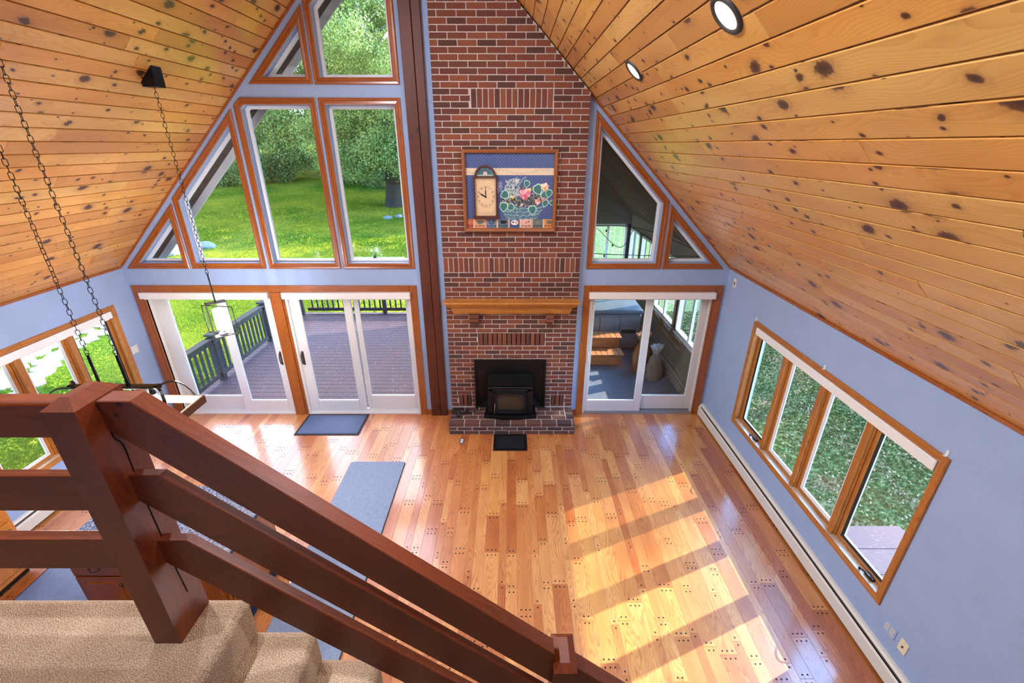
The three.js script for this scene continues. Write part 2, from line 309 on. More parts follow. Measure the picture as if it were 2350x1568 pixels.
// ---------------------------------------------------------------- ceiling: pine boards on both roof slopes
{
  const L = Math.hypot(XR - RX, RY - EV), c = (XR - RX) / L, sn = (RY - EV) / L, P = 0.1395;
  for (const side of [1, -1]) {
    const g = struct(side > 0 ? 'ceiling_right' : 'ceiling_left', null, null, side > 0 ? 'knotty pine plank ceiling slope above the side window' : 'knotty pine plank ceiling slope above the dining area', 'ceiling');
    const m = side > 0 ? new THREE.Matrix4().makeBasis(V(-c, sn, 0), V(sn, c, 0), V(0, 0, -1)) : new THREE.Matrix4().makeBasis(V(c, sn, 0), V(-sn, c, 0), V(0, 0, 1));
    m.setPosition(side > 0 ? XR : XL, EV, 0); g.applyMatrix4(m);
    const zw = (z0, z1) => side > 0 ? [-z1, -z0] : [z0, z1];
    part('roof_deck', bb(-0.35, L + 0.1, 0.03, 0.28, ...zw(side > 0 ? -6.1 : -0.85, ZB + 0.5)), M.soffit, g);
    part('backing', bb(-0.02, L, 0.014, 0.03, ...zw(0, ZB)), pineBack, g);
    const r = rand(side > 0 ? 41 : 42), rest = [];
    for (let k = 0; k * P < L - 0.01; k++) {
      const s0 = k * P + 0.004, s1 = Math.min((k + 1) * P - 0.004, L), wx = side > 0 ? XR - s0 * c : XL + s0 * c; let z = 0.003, len = 0.5 + r() * 2.2;
      while (z < ZB - 0.02) {
        const z1 = Math.min(z + len, ZB), b = zw(z, z1 - 0.0015), geo = gr(cb(s0, s1, 0, 0.016, ...b, 0.0045), 'z', r() * 4, r() * 2), mt = pick(PINE, r);
        if (shows(wx, EV + s0 * sn, z) || shows(wx, EV + s0 * sn, z1) || shows(wx, EV + s0 * sn, (z + z1) / 2)) part('plank', geo, mt, g); else (rest[PINE.indexOf(mt)] ||= []).push(geo);
        z = z1; len = 0.9 + r() * 2.4;
      }
    }
    rest.forEach((a, i) => { part('planks', a, PINE[i], g).userData.kind = 'stuff'; });
  }
  // strips along the gable and the eaves
  const strip = (n, a, b, w, h, up, label) => struct(n, gr(bar(a, b, w, h, up), V(...b).sub(V(...a))), M.casing, label, 'trim');
  const d = 0.014;
  strip('trim_1', [XR - 0.03, EV + 0.03 * SL - d, 0.011], [RX, RY - d - 0.01, 0.011], 0.022, 0.022, V(0, 0, 1), 'narrow stained strip along the roof line beside the chimney');
  strip('trim_2', [XL + 0.03, EV + 0.03 * SL - d, 0.011], [RX, RY - d - 0.01, 0.011], 0.022, 0.03, V(0, 0, 1), 'narrow stained strip along the roof line above the tall gable windows');
  strip('trim_3', [XR - 0.011, EV - 0.004, 0.02], [XR - 0.011, EV - 0.004, ZB], 0.02, 0.028, V(0, 1, 0), 'narrow stained strip where the side wall with the casement window meets the planks');
  strip('trim_4', [XL + 0.011, EV - 0.004, 0.02], [XL + 0.011, EV - 0.004, ZB], 0.02, 0.028, V(0, 1, 0), 'narrow stained strip where the dining-side wall meets the planks');
}
// ---------------------------------------------------------------- gable windows
function polyWindow(n, P, label) {
  const w = struct('window_' + n, null, null, label, 'window');
  for (let i = 0; i < P.length; i++) part('casing', mitred(P, i, [0, 0, 0.008, 0.03, 0.036, 0.062, 0.074, 0.074], [0, 0.016, 0.022, 0.02, 0.012, 0.016, 0.012, -0.012], 0), M.casing, w);
  for (let i = 0; i < P.length; i++) part('jamb', mitred(P, i, [0.0745, 0.0765], [0.008, -0.10], 0), M.jamb, w);
  const fr = []; for (let i = 0; i < P.length; i++) fr.push(mitred(P, i, [0.077, 0.077, 0.112, 0.116, 0.116, 0.09], [-0.088, -0.09, -0.09, -0.095, -0.13, -0.13], 0));
  part('window_frame', fr, M.vinyl, w);
  const gs = []; for (let i = 0; i < P.length; i++) gs.push(mitred(P, i, [0.0768, 0.0805], [-0.0835, -0.0836], 0)); part('gasket', gs, M.gasket, w);
  part('pane', new THREE.ShapeGeometry(new THREE.Shape(insetPoly(P, 0.112).map((q) => new THREE.Vector2(...q)))).translate(0, 0, -0.112), M.glass, w);
}
polyWindow(1, winPolys[1], 'small triangular gable window in the corner above the patio door');
polyWindow(2, winPolys[2], 'slant-topped gable window above the patio door with the hanging lantern');
polyWindow(3, winPolys[3], 'tall gable window with one clipped corner, between two others');
polyWindow(4, winPolys[4], 'tall rectangular gable window beside the dark timber post');
polyWindow(5, winPolys[5], 'small triangular window high under the roof line');
polyWindow(6, winPolys[6], 'slant-topped window high under the ridge beside the timber post');
polyWindow(7, winPolys[7], 'slant-topped window beside the brick chimney looking into the sunroom');
polyWindow(8, winPolys[8], 'small triangular window in the corner above the sunroom door');

// ---------------------------------------------------------------- sliding patio doors
function slidingDoor(n, slideLeft, g1, g2, label, handleX, mat) {
  const [x0, x1] = doorX[n], d = struct('door_' + n, null, null, label, 'door');
  part('door_frame', [bb(x0, x0 + 0.035, 0.02, DH, -WT, 0.0), bb(x1 - 0.035, x1, 0.02, DH, -WT, 0.0), bb(x0 + 0.035, x1 - 0.035, DH - 0.04, DH, -WT, 0.0)], mat, d);
  part('threshold', [bb(x0, x1, 0, 0.022, -WT, 0.005), bb(x0 + 0.035, x1 - 0.035, 0.022, 0.05, -0.085, -0.075), bb(x0 + 0.035, x1 - 0.035, 0.022, 0.04, -0.03, -0.02)], n === 3 ? M.metalGrey : mat, d);
  const panel = (a, b, g, z0, z1, yb) => {
    const p = part('sliding_panel', [cb(a, g[0], 0.03, DH - 0.04, z0, z1, 0.006), cb(g[1], b, 0.03, DH - 0.04, z0, z1, 0.006), cb(g[0], g[1], 0.03, yb, z0, z1, 0.006), cb(g[0], g[1], 1.985, DH - 0.04, z0, z1, 0.006)], mat, d);
    part('glazing_bead', [bb(g[0], g[0] + 0.012, yb, 1.985, z0 + 0.008, z1 - 0.004), bb(g[1] - 0.012, g[1], yb, 1.985, z0 + 0.008, z1 - 0.004), bb(g[0], g[1], yb, yb + 0.012, z0 + 0.008, z1 - 0.004)], M.vinyl, p);
    part('pane', new THREE.PlaneGeometry(g[1] - g[0], 1.985 - yb).translate((g[0] + g[1]) / 2, (yb + 1.985) / 2, (z0 + z1) / 2), M.glass, p);
    return p;
  };
  const near = [-0.068, -0.028], far = [-0.13, -0.09], mid = (g1[1] + g2[0]) / 2;
  const pa = panel(x0 + 0.035, g1[1] + (slideLeft ? 0.1 : 0.05), g1, ...(slideLeft ? near : far), slideLeft ? 0.225 : 0.275);
  const pb = panel(slideLeft ? g2[0] - 0.06 : mid - 0.06, x1 - 0.035, g2, ...(slideLeft ? far : near), slideLeft ? 0.28 : 0.225);
  const hp = slideLeft ? pa : pb, s = n === 3 ? M.white : M.bronze;
  part('handle', [cb(handleX - 0.018, handleX + 0.018, 0.88, 1.11, -0.03, -0.02, 0.008), tube([[handleX, 0.905, -0.025], [handleX, 0.915, 0.015], [handleX, 0.96, 0.03], [handleX, 1.04, 0.03], [handleX, 1.085, 0.015], [handleX, 1.095, -0.025]], 0.009, 20, 8)], s, hp);
}
const doorWhite = std({ color: '#dedbd6', roughness: 0.4 });
slidingDoor(1, false, [-5.07, -4.31], [-4.19, -3.595], 'white sliding patio door behind the hanging lantern', -3.535, doorWhite);
slidingDoor(2, true, [-3.11, -2.445], [-2.27, -1.55], 'white sliding patio door with the doormat in front', -3.20, doorWhite);
slidingDoor(3, true, [1.215, 1.985], [2.085, 2.82], 'greyish white sliding door from the living room to the sunroom', 1.18, std({ color: '#cfcac6', roughness: 0.42 }));
{
  const t = struct('trim_5', null, null, 'stained wooden casing round the pair of patio doors', 'trim');
  const zc = 0.021, c = (n, g, ax) => part(n, gr(g, ax), M.casing, t);
  c('casing', cb(-5.427, -5.32, 0, 2.165, 0, zc), 'y'); c('casing', cb(-5.318, -5.285, 0, 2.065, -0.03, 0.012), 'y');
  c('casing', cb(-5.318, -1.462, 2.062, 2.165, 0, zc), 'x'); c('casing', cb(-1.46, -1.357, 0, 2.165, 0, zc), 'y');
  c('casing', cb(-3.478, -3.315, 0, 2.06, -0.02, 0.03), 'y'); c('casing', cb(-3.314, -3.28, 0, 2.06, -0.03, 0.014), 'y');
  const h = struct('trim_6', null, null, 'stained wooden casing round the sunroom door', 'trim');
  const e = (n, g, ax) => part(n, gr(g, ax), M.casing, h);
  e('casing', cb(1.04, 1.14, 0, 2.165, 0, zc), 'y'); e('casing', cb(2.94, 3.04, 0, 2.165, 0, zc), 'y'); e('casing', cb(1.142, 2.938, 2.066, 2.165, 0, zc), 'x'); e('casing', cb(2.91, 2.94, 0, 2.06, -0.04, 0.01), 'y');
  // short baseboards
  struct('baseboard_end', [gr(cb(-1.356, -1.282, 0, 0.085, 0, 0.014), 'x'), gr(cb(-1.028, -0.95, 0, 0.085, 0, 0.014), 'x'), gr(cb(0.965, 1.039, 0, 0.085, 0, 0.014), 'x'), gr(cb(XL, -5.428, 0, 0.085, 0, 0.014), 'x')], M.casing, 'short stained baseboard pieces along the gable wall', 'baseboard');
}
// ---------------------------------------------------------------- casement windows in the side walls
function casement(n, s, z0, label, cranks) {
  const X = s > 0 ? XR : XL, g = struct('window_' + n, null, null, label, 'window'), z1 = z0 + 2.726, y0 = 0.488, y1 = 1.988;
  const o = new THREE.Group(); // frame coordinates: x = along the wall, y = up, z = into the room
  const m = s > 0 ? new THREE.Matrix4().makeBasis(V(0, 0, 1), V(0, 1, 0), V(-1, 0, 0)) : new THREE.Matrix4().makeBasis(V(0, 0, -1), V(0, 1, 0), V(1, 0, 0));
  m.setPosition(X, 0, s > 0 ? z0 : z1); g.applyMatrix4(m);
  const W = 2.726, P = [[0, y0], [W, y0], [W, y1], [0, y1]];
  for (let i = 0; i < 4; i++) part('casing', mitred(P, i, [0, 0, 0.006, 0.03, 0.05, 0.062, 0.062], [0, 0.014, 0.02, 0.018, 0.012, 0.012, -0.005], 0), M.casementWood, g);
  for (let i = 1; i < 4; i++) part('jamb', mitred(P, i, [0.062, 0.0635], [0.012, -0.11], 0), M.casementWood, g);
  part('sill', gr(bb(0.063, W - 0.063, y0 + 0.045, y0 + 0.066, -0.11, 0.008), 'x'), M.sill, g);
  const iw = (W - 0.126) / 4;
  for (let k = 1; k < 4; k++) part('mullion', [gr(cb(0.063 + iw * k - 0.03, 0.063 + iw * k + 0.03, y0 + 0.066, y1 - 0.062, -0.115, -0.012, 0.006), 'y'), gr(cb(0.063 + iw * k - 0.044, 0.063 + iw * k + 0.044, y0 + 0.066, y1 - 0.062, -0.115, -0.04, 0.004), 'y')], M.casementWood, g);
  for (let k = 0; k < 4; k++) {
    const a = 0.063 + iw * k + (k ? 0.046 : 0.012), b = 0.063 + iw * (k + 1) - (k < 3 ? 0.046 : 0.012), ya = y0 + 0.07, yb = y1 - 0.066, Q = [[a, ya], [b, ya], [b, yb], [a, yb]];
    const sash = part('sash', [0, 1, 2, 3].map((i) => mitred(Q, i, [0, 0, 0.03, 0.034, 0.034], [-0.1, -0.055, -0.055, -0.06, -0.1], 0)), M.casementWood, g);
    part('gasket', [0, 1, 2, 3].map((i) => mitred(Q, i, [0.0345, k === 0 || k === 3 ? 0.058 : 0.044], [-0.066, -0.0755], 0)), k === 0 || k === 3 ? M.gasket : M.vinyl, sash);
    part('glazing_frame', [0, 1, 2, 3].map((i) => mitred(Q, i, [0.044, 0.044, 0.06, 0.06], [-0.1, -0.077, -0.077, -0.088], 0)), M.vinyl, sash);
    part('pane', new THREE.PlaneGeometry(b - a - 0.11, yb - ya - 0.11).translate((a + b) / 2, (ya + yb) / 2, -0.085), M.glass, sash);
    if (cranks.includes(k)) part('crank', [cb((a + b) / 2 + 0.12, (a + b) / 2 + 0.21, y0 + 0.066, y0 + 0.09, -0.06, -0.02, 0.008), tube([[(a + b) / 2 + 0.2, y0 + 0.08, -0.03], [(a + b) / 2 + 0.19, y0 + 0.105, -0.012], [(a + b) / 2 + 0.14, y0 + 0.11, -0.005], [(a + b) / 2 + 0.08, y0 + 0.085, -0.012]], 0.007, 16, 8), new THREE.SphereGeometry(0.012, 12, 8).translate((a + b) / 2 + 0.08, y0 + 0.08, -0.012)], M.iron, sash);
  }
  return g;
}
casement(9, 1, 0.917, 'four-pane wooden casement window in the side wall above the long heater', [0, 3]);
casement(10, -1, 0.343, 'wooden casement window in the dining-side wall behind the chandelier chains', [3]);

// ---------------------------------------------------------------- roller blinds
function blind(label, pos, w, turn, broken) {
  const o = thing('roller_blind', label, 'blind', pos, turn, 'roller blind cassettes');
  part('cassette', cb(-w / 2, w / 2, -0.047, 0.047, 0.012, 0.075, 0.008), M.blind, o);
  part('fabric_edge', cb(-w / 2 + 0.02, w / 2 - 0.02, -0.064, -0.05, 0.03, 0.042, 0.003), M.white, o);
  part('end_cap', bb(-w / 2 - 0.004, -w / 2, -0.045, 0.045, 0.014, 0.073), M.vinyl, o); part('end_cap', bb(w / 2, w / 2 + 0.004, -0.045, 0.045, 0.014, 0.073), M.vinyl, o);
}
blind('white roller blind cassette above the patio door with the hanging lantern', [-4.397, 2.022, 0.0], 1.82, 0);
blind('white roller blind cassette above the patio door with the doormat', [-2.366, 2.022, 0.0], 1.83, 0);
blind('white roller blind cassette above the sunroom door', [2.023, 2.022, 0.0], 1.805, 0);
blind('long white roller blind cassette across the casement window above the heater', [XR + 0.06, 1.872, 2.28], 2.57, -Math.PI / 2);
blind('long white roller blind cassette across the window behind the chandelier chains', [XL - 0.06, 1.872, 1.706], 2.57, Math.PI / 2);
// ---------------------------------------------------------------- timber post on the gable wall
{
  const t = thing('timber_post', 'tall dark timber post with a long crack, from floor to ridge beside the chimney', 'post', [-1.155, 0, 0]);
  const y1 = roofY(-1.155) - 0.14;
  part('timber', [gr(cb(-0.125, 0.016, 0, y1, 0.001, 0.055, 0.006), 'y'), gr(cb(0.022, 0.125, 0, y1, 0.001, 0.055, 0.006), 'y')], M.beam, t);
  part('core', bb(0.012, 0.026, 0, y1, 0.001, 0.014), M.beam, t);
}
// ---------------------------------------------------------------- brick chimney: stretcher courses with soldier panels
{
  const ch = thing('brick_chimney', 'tall brown brick chimney breast with pale mortar rising to the ridge', 'chimney');
  const X0 = -0.938, X1 = 0.95, Y0 = 0.205, PH = 0.07, PL = 0.225, J = 0.0115, F = 0.1, r = rand(77), list = [];
  const solid = [ // soldier panels: x0, x1, course, count
    [-0.487, 0.502, 60, 14], [X0, X1, 31, 27], [-0.487, 0.492, 15, 14], [-0.817, -0.625, 0, 3], [0.626, 0.822, 0, 3],
  ];
  { // mortar bed, left out where the soldiers stand dry as vents
    const s = new THREE.Shape([[X0 + 0.003, 0], [X1 - 0.003, 0], [X1 - 0.003, roofY(X1) - 0.02], [0.3, roofY(0.3) - 0.02], [X0 + 0.003, 6.4]].map((q) => new THREE.Vector2(...q)));
    for (const [a, b, c] of [solid[2], solid[3], solid[4]]) s.holes.push(holeOf([[a - 0.004, Y0 + c * PH + 0.004], [b + 0.004, Y0 + c * PH + 0.004], [b + 0.004, Y0 + (c + 3) * PH - 0.004], [a - 0.004, Y0 + (c + 3) * PH - 0.004]]));
    part('mortar', gr(new THREE.ExtrudeGeometry(s, { depth: F - 0.012, bevelEnabled: false }).translate(0, 0, 0.006), 'x', 0, 0), M.mortar, ch); part('cavity_back', prism([[X0 + 0.003, 0], [X1 - 0.003, 0], [X1 - 0.003, 2], [X0 + 0.003, 2]], 0.0005, 0.0055), BRICK[4], ch);
  }
  const stove = [-0.5, 0.47, 0, 10];
  for (const [a, b, c, n] of solid) { const p = (b - a) / n; for (let i = 0; i < n; i++) { const open = (c === 15 && i % 1 === 0) || c === 0; list.push({ x: a + p * (i + 0.5), y: Y0 + (c + 1.5) * PH, w: p - (open ? J * 1.05 : J), h: 3 * PH - J }); } }
  for (let c = 0; c < 92; c++) {
    const y = Y0 + (c + 0.5) * PH; let x = X0 - (c % 2 ? PL * 0.5 : 0) - 0.02;
    const cuts = solid.filter((s) => c >= s[2] && c < s[2] + 3).map((s) => [s[0], s[1]]); if (c < stove[3]) cuts.push([stove[0], stove[1]]);
    for (; x < X1; x += PL) {
      let segs = [[Math.max(x + J / 2, X0), Math.min(x + PL - J / 2, X1)]];
      for (const [a, b] of cuts) segs = segs.flatMap(([p, q]) => q < a - J * 0.2 || p > b + J * 0.2 ? [[p, q]] : [[p, Math.min(q, a - J)], [Math.max(p, b + J), q]]).filter(([p, q]) => q - p > 0.02);
      for (const [p, q0] of segs) { const q = Math.min(q0, XR - (y + 0.033 - EV) / SL); if (q - p < 0.025 || y > 6.3) continue; list.push({ x: (p + q) / 2, y, w: q - p, h: PH - J }); }
    }
  }
  for (const b of list) { const d = shows(b.x, b.y, F); b.rank = d ? b.w * b.h / (d * d) : 0; }
  // keep the largest-showing bricks single; those behind the clock picture show nothing
  for (const b of list) if (b.x > -0.6 && b.x < 0.57 && b.y > 2.97 && b.y < 3.93) b.rank *= 0.01;
  list.sort((a, b) => b.rank - a.rank);
  const geos = {}, rest = {};
  list.forEach((b, i) => {
    const key = b.w.toFixed(3) + 'x' + b.h.toFixed(3), g = geos[key] ||= gr(cbox(b.w, b.h, 0.05, 0.0035), 'x', R0(), R0());
    const mt = pick(BRICK, r);
    const z = F - 0.0255 + (r() - 0.5) * 0.003, tz = (r() - 0.5) * 0.008;
    if (i < 300) { const m = part('brick', g, mt, ch); m.position.set(b.x, b.y, z); m.rotation.z = tz; } else { const q = g.clone().rotateZ(tz).translate(b.x, b.y, z), k = BRICK.indexOf(mt); (rest[k] ||= []).push(q); }
  });
  for (const k in rest) part('bricks', rest[k], BRICK[k], ch).userData.kind = 'stuff';
  // brick corbels that carry the mantel
  for (const [a, b] of [[-0.605, -0.465], [0.505, 0.61]]) for (let i = 0; i < 3; i++) part('corbel_brick', gr(cb(a + 0.012 * (2 - i) * 0.5, b - 0.012 * (2 - i) * 0.5, 1.605 + i * 0.062, 1.66 + i * 0.062, F - 0.01, F + 0.05 + i * 0.025, 0.004), 'x'), pick(BRICK, r), ch);
}
// ---------------------------------------------------------------- raised hearth
{
  const h = thing('brick_hearth', 'low raised brick hearth projecting in front of the stove', 'hearth', [0, 0, 0]);
  const X0 = -0.93, X1 = 0.952, Z0 = 0.1, Z1 = 0.56, r = rand(78), J = 0.012;
  part('mortar', bb(X0 + 0.006, X1 - 0.006, 0, 0.184, Z0 + 0.001, Z1 - 0.006), M.mortar, h);
  const B = (x0, x1, y0, y1, z0, z1) => part('brick', gr(cb(Math.max(x0, X0), Math.min(x1, X1), y0, y1, z0, z1, 0.006), 'x'), pick(HBRICK, r), h);
  for (let c = 0; c < 2; c++) for (let x = X0 - (c ? 0.1 : 0); x < X1 - 0.03; x += 0.225) { if (Math.min(x + 0.225 - J, X1) - Math.max(x, X0) > 0.03) B(x, x + 0.225 - J, 0.002 + c * 0.066, 0.058 + c * 0.066, Z1 - 0.06, Z1); }
  for (let c = 0; c < 2; c++) for (const s of [0, 1]) for (let z = Z0 + 0.01; z < Z1 - 0.08; z += 0.225) { const a = s ? X1 - 0.06 : X0, e = Math.min(z + 0.21, Z1 - 0.066); part('brick', gr(cb(a, a + 0.06, 0.002 + c * 0.066, 0.058 + c * 0.066, z, e, 0.006), 'z'), pick(HBRICK, r), h); }
  for (let x = X0, i = 0; x < X1 - 0.03; x += 0.231, i++) B(x, x + 0.231 - J, 0.134, 0.19, Z1 - 0.115, Z1);
  for (let row = 0; row < 3; row++) for (let x = X0 - (row % 2 ? 0.11 : 0.02); x < X1 - 0.14; x += 0.225) if (Math.min(x + 0.213, X1 - 0.125) - Math.max(x, X0) > 0.04) B(x, Math.min(x + 0.213, X1 - 0.125), 0.134, 0.19, Z0 + 0.004 + row * 0.114, Z0 + 0.104 + row * 0.114);
  for (let z = Z0 + 0.004; z < Z1 - 0.2; z += 0.17) part('brick', gr(cb(X1 - 0.112, X1, 0.134, 0.19, z, z + 0.158, 0.006), 'z'), pick(HBRICK, r), h);
}
// ---------------------------------------------------------------- mantel shelf
{
  const m = thing('mantel_shelf', 'golden oak mantel shelf with moulded underside across the brick chimney', 'mantel', [0.005, 1.79, 0.1]);
  part('shelf_board', gr(cb(-0.955, 0.955, 0.185, 0.212, 0.002, 0.215, 0.006), 'x'), M.mantel, m);
  const prof = [[0.19, 0.185], [0.17, 0.172], [0.165, 0.15], [0.14, 0.12], [0.105, 0.095], [0.09, 0.06], [0.085, 0.03], [0.075, 0.012], [0.07, 0]];
  // stepped moulding returned at both ends
  const pos = []; const Q = (a, b, c, d) => pos.push(...a, ...b, ...c, ...a, ...c, ...d);
  const pt = (k, s, back) => { const [z, y] = prof[k]; return [s * (0.755 + z), y, back ? 0.002 : z]; };
  for (let k = 0; k + 1 < prof.length; k++) { Q(pt(k, -1), pt(k + 1, -1), pt(k + 1, 1), pt(k, 1)); for (const s of [-1, 1]) Q(pt(k, s, 1), pt(k + 1, s, 1), pt(k + 1, s), pt(k, s)); }
  const l = prof.length - 1; Q(pt(l, -1), pt(l, -1, 1), pt(l, 1, 1), pt(l, 1));
  const g = new THREE.BufferGeometry(); g.setAttribute('position', new THREE.Float32BufferAttribute(pos, 3)); g.computeVertexNormals();
  part('moulding', gr(g, 'x'), M.mantel, m);
}
// ---------------------------------------------------------------- stove insert
{
  const s = thing('stove_insert', 'black cast-iron stove insert with glass door standing in the brick chimney', 'stove', [-0.015, 0.19, 0.1]);
  const P = [[-0.545, 0.003], [0.54, 0.003], [0.54, 0.845], [-0.545, 0.845]];
  for (let i = 1; i < 4; i++) part('surround_panel', mitred(P, i, [0, 0, 0.03, 0.04, 0.24, 0.24], [0.001, 0.05, 0.05, 0.03, 0.012, 0.001], 0), M.iron, s);
  part('surround_back', bb(-0.5, 0.5, 0.003, 0.8, 0, 0.006), M.ironSoft, s);
  // body: sloped hood, bowed front
  const hood = prism([[0.02, 0.60], [0.27, 0.50], [0.27, 0.46], [0.02, 0.46]], -0.34, 0.34).rotateY(-Math.PI / 2);
  part('hood', hood, M.iron, s);
  part('body', [cb(-0.34, 0.34, 0.05, 0.47, 0.01, 0.25, 0.02), cb(-0.33, -0.25, 0.06, 0.5, 0.2, 0.285, 0.015), cb(0.25, 0.33, 0.06, 0.5, 0.2, 0.285, 0.015), cb(-0.33, 0.33, 0.44, 0.52, 0.2, 0.285, 0.015)], M.iron, s);
  const lip = []; for (let i = 0; i <= 16; i++) { const a = i / 16, x = -0.39 + 0.78 * a; lip.push([x, 0.31 + 0.055 * Math.sin(Math.PI * a)]); }
  const lipShape = new THREE.Shape([...lip.map((q) => new THREE.Vector2(q[0], q[1])), new THREE.Vector2(0.36, 0.02), new THREE.Vector2(-0.36, 0.02)]);
  part('ash_lip', new THREE.ExtrudeGeometry(lipShape, { depth: 0.035, bevelEnabled: true, bevelSize: 0.008, bevelThickness: 0.008, bevelSegments: 2 }).rotateX(Math.PI / 2).translate(0, 0.05, 0), M.iron, s);
  const door = part('door', (() => { const a = new THREE.Shape(); a.moveTo(-0.25, 0.075); a.lineTo(0.25, 0.075); a.lineTo(0.25, 0.43); a.lineTo(-0.25, 0.43); a.lineTo(-0.25, 0.075); const hl = new THREE.Path(); const x = 0.2, y0 = 0.125, y1 = 0.385, c = 0.07; hl.moveTo(-x, y0); hl.lineTo(-x, y1 - c); hl.quadraticCurveTo(-x, y1, -x + c, y1); hl.lineTo(x - c, y1); hl.quadraticCurveTo(x, y1, x, y1 - c); hl.lineTo(x, y0); hl.lineTo(-x, y0); a.holes.push(hl); return new THREE.ExtrudeGeometry(a, { depth: 0.02, bevelEnabled: true, bevelSize: 0.005, bevelThickness: 0.006, bevelSegments: 2, curveSegments: 10 }).translate(0, 0, 0.275); })(), M.iron, s);
  part('door_trim', tube([[-0.205, 0.115, 0.302], [-0.205, 0.3, 0.302], [-0.18, 0.372, 0.302], [-0.12, 0.395, 0.302], [0.12, 0.395, 0.302], [0.18, 0.372, 0.302], [0.205, 0.3, 0.302], [0.205, 0.115, 0.302]], 0.008, 60, 8), M.ironSoft, door);
  part('glass', new THREE.PlaneGeometry(0.41, 0.27).translate(0, 0.255, 0.28), phy({ color: '#8a7a66', roughness: 0.12, transmission: 0.85, thickness: 0 }), door);
  part('firebox', [bb(-0.22, 0.22, 0.1, 0.4, 0.252, 0.256), cb(-0.09, 0.09, 0.17, 0.215, 0.257, 0.27, 0.01)], std({ color: '#6d5840', roughness: 0.9 }), s);
  part('baffle_plate', [bb(-0.1, 0.1, 0.3, 0.365, 0.257, 0.262)], std({ color: '#8d7350', roughness: 0.8 }), s);
  part('handle', [cyl(0.006, 0.006, 0.09, -0.232, 0.215, 0.312, 10), cyl(0.004, 0.004, 0.1, -0.236, 0.13, 0.312, 10)], std({ color: '#d8c69a', metalness: 0.9, roughness: 0.25 }), door);
  const sc = []; for (let i = 0; i < 9; i++) sc.push(new THREE.TorusGeometry(0.016, 0.004, 6, 14).scale(1.3, 0.8, 1).translate(-0.2 + i * 0.05, 0.452, 0.288)); part('grille_scroll', sc, M.ironSoft, s);
  const sc2 = []; for (let i = 0; i < 7; i++) sc2.push(new THREE.TorusGeometry(0.014, 0.004, 6, 14).scale(1.5, 0.7, 1).translate(-0.15 + i * 0.05, 0.092, 0.302)); part('base_scroll', sc2, M.ironSoft, s);
}
{
  const p = []; const r = rand(3); for (let i = 0; i <= 70; i++) { const a = i / 70 * Math.PI * 2 * 3.4, k = 0.105 + 0.02 * Math.sin(a * 0.37); p.push([Math.cos(a) * k * 1.15 + (r() - 0.5) * 0.02, 0.199 + 0.012 * (1 + Math.sin(a * 1.3)) + i * 0.0006, Math.sin(a) * k * 0.62 + (r() - 0.5) * 0.015]); }
  p.push([0.16, 0.2, -0.02], [0.24, 0.2, -0.05], [0.33, 0.205, -0.08]);
  const t = thing('power_cord', 'coiled black power cord lying on the hearth beside the stove', 'cord', [-0.79, 0.0, 0.27]);
  part('cable', tube(p, 0.0055, 420, 6), M.black, t); part('plug', [cbox(0.05, 0.022, 0.026, 0.006, -0.02, 0.205, 0.105), cbox(0.018, 0.006, 0.003, 0.001, -0.05, 0.206, 0.1)], M.black, t);
}
{
  const t = thing('floor_register', 'black framed floor vent set in the boards before the hearth', 'vent', [-0.016, 0.0005, 0.767]);
  part('frame', [cb(-0.245, 0.245, 0, 0.012, -0.195, -0.15, 0.003), cb(-0.245, 0.245, 0, 0.012, 0.15, 0.195, 0.003), cb(-0.245, -0.2, 0, 0.012, -0.15, 0.15, 0.003), cb(0.2, 0.245, 0, 0.012, -0.15, 0.15, 0.003)], M.iron, t);
  part('well', bb(-0.2, 0.2, 0, 0.002, -0.15, 0.15), std({ color: '#08080a', roughness: 0.9 }), t);
  for (let i = 0; i < 14; i++) part('slat', bx(0.4, 0.007, 0.005, 0, 0.0055, -0.14 + i * 0.0215), M.ironSoft, t);
}
{
  const t = thing('floor_outlet', 'tiny grey brass-cornered outlet plate set in the floor near the hearth', 'outlet', [-0.729, 0.0005, 0.735], 0);
  part('plate', cbox(0.072, 0.006, 0.112, 0.003, 0, 0.003, 0), std({ color: '#70747c', metalness: 0.5, roughness: 0.4 }), t);
  for (const z of [-0.024, 0.024]) part('socket_cover', cbox(0.036, 0.004, 0.03, 0.002, 0, 0.008, z), M.white, t);
}
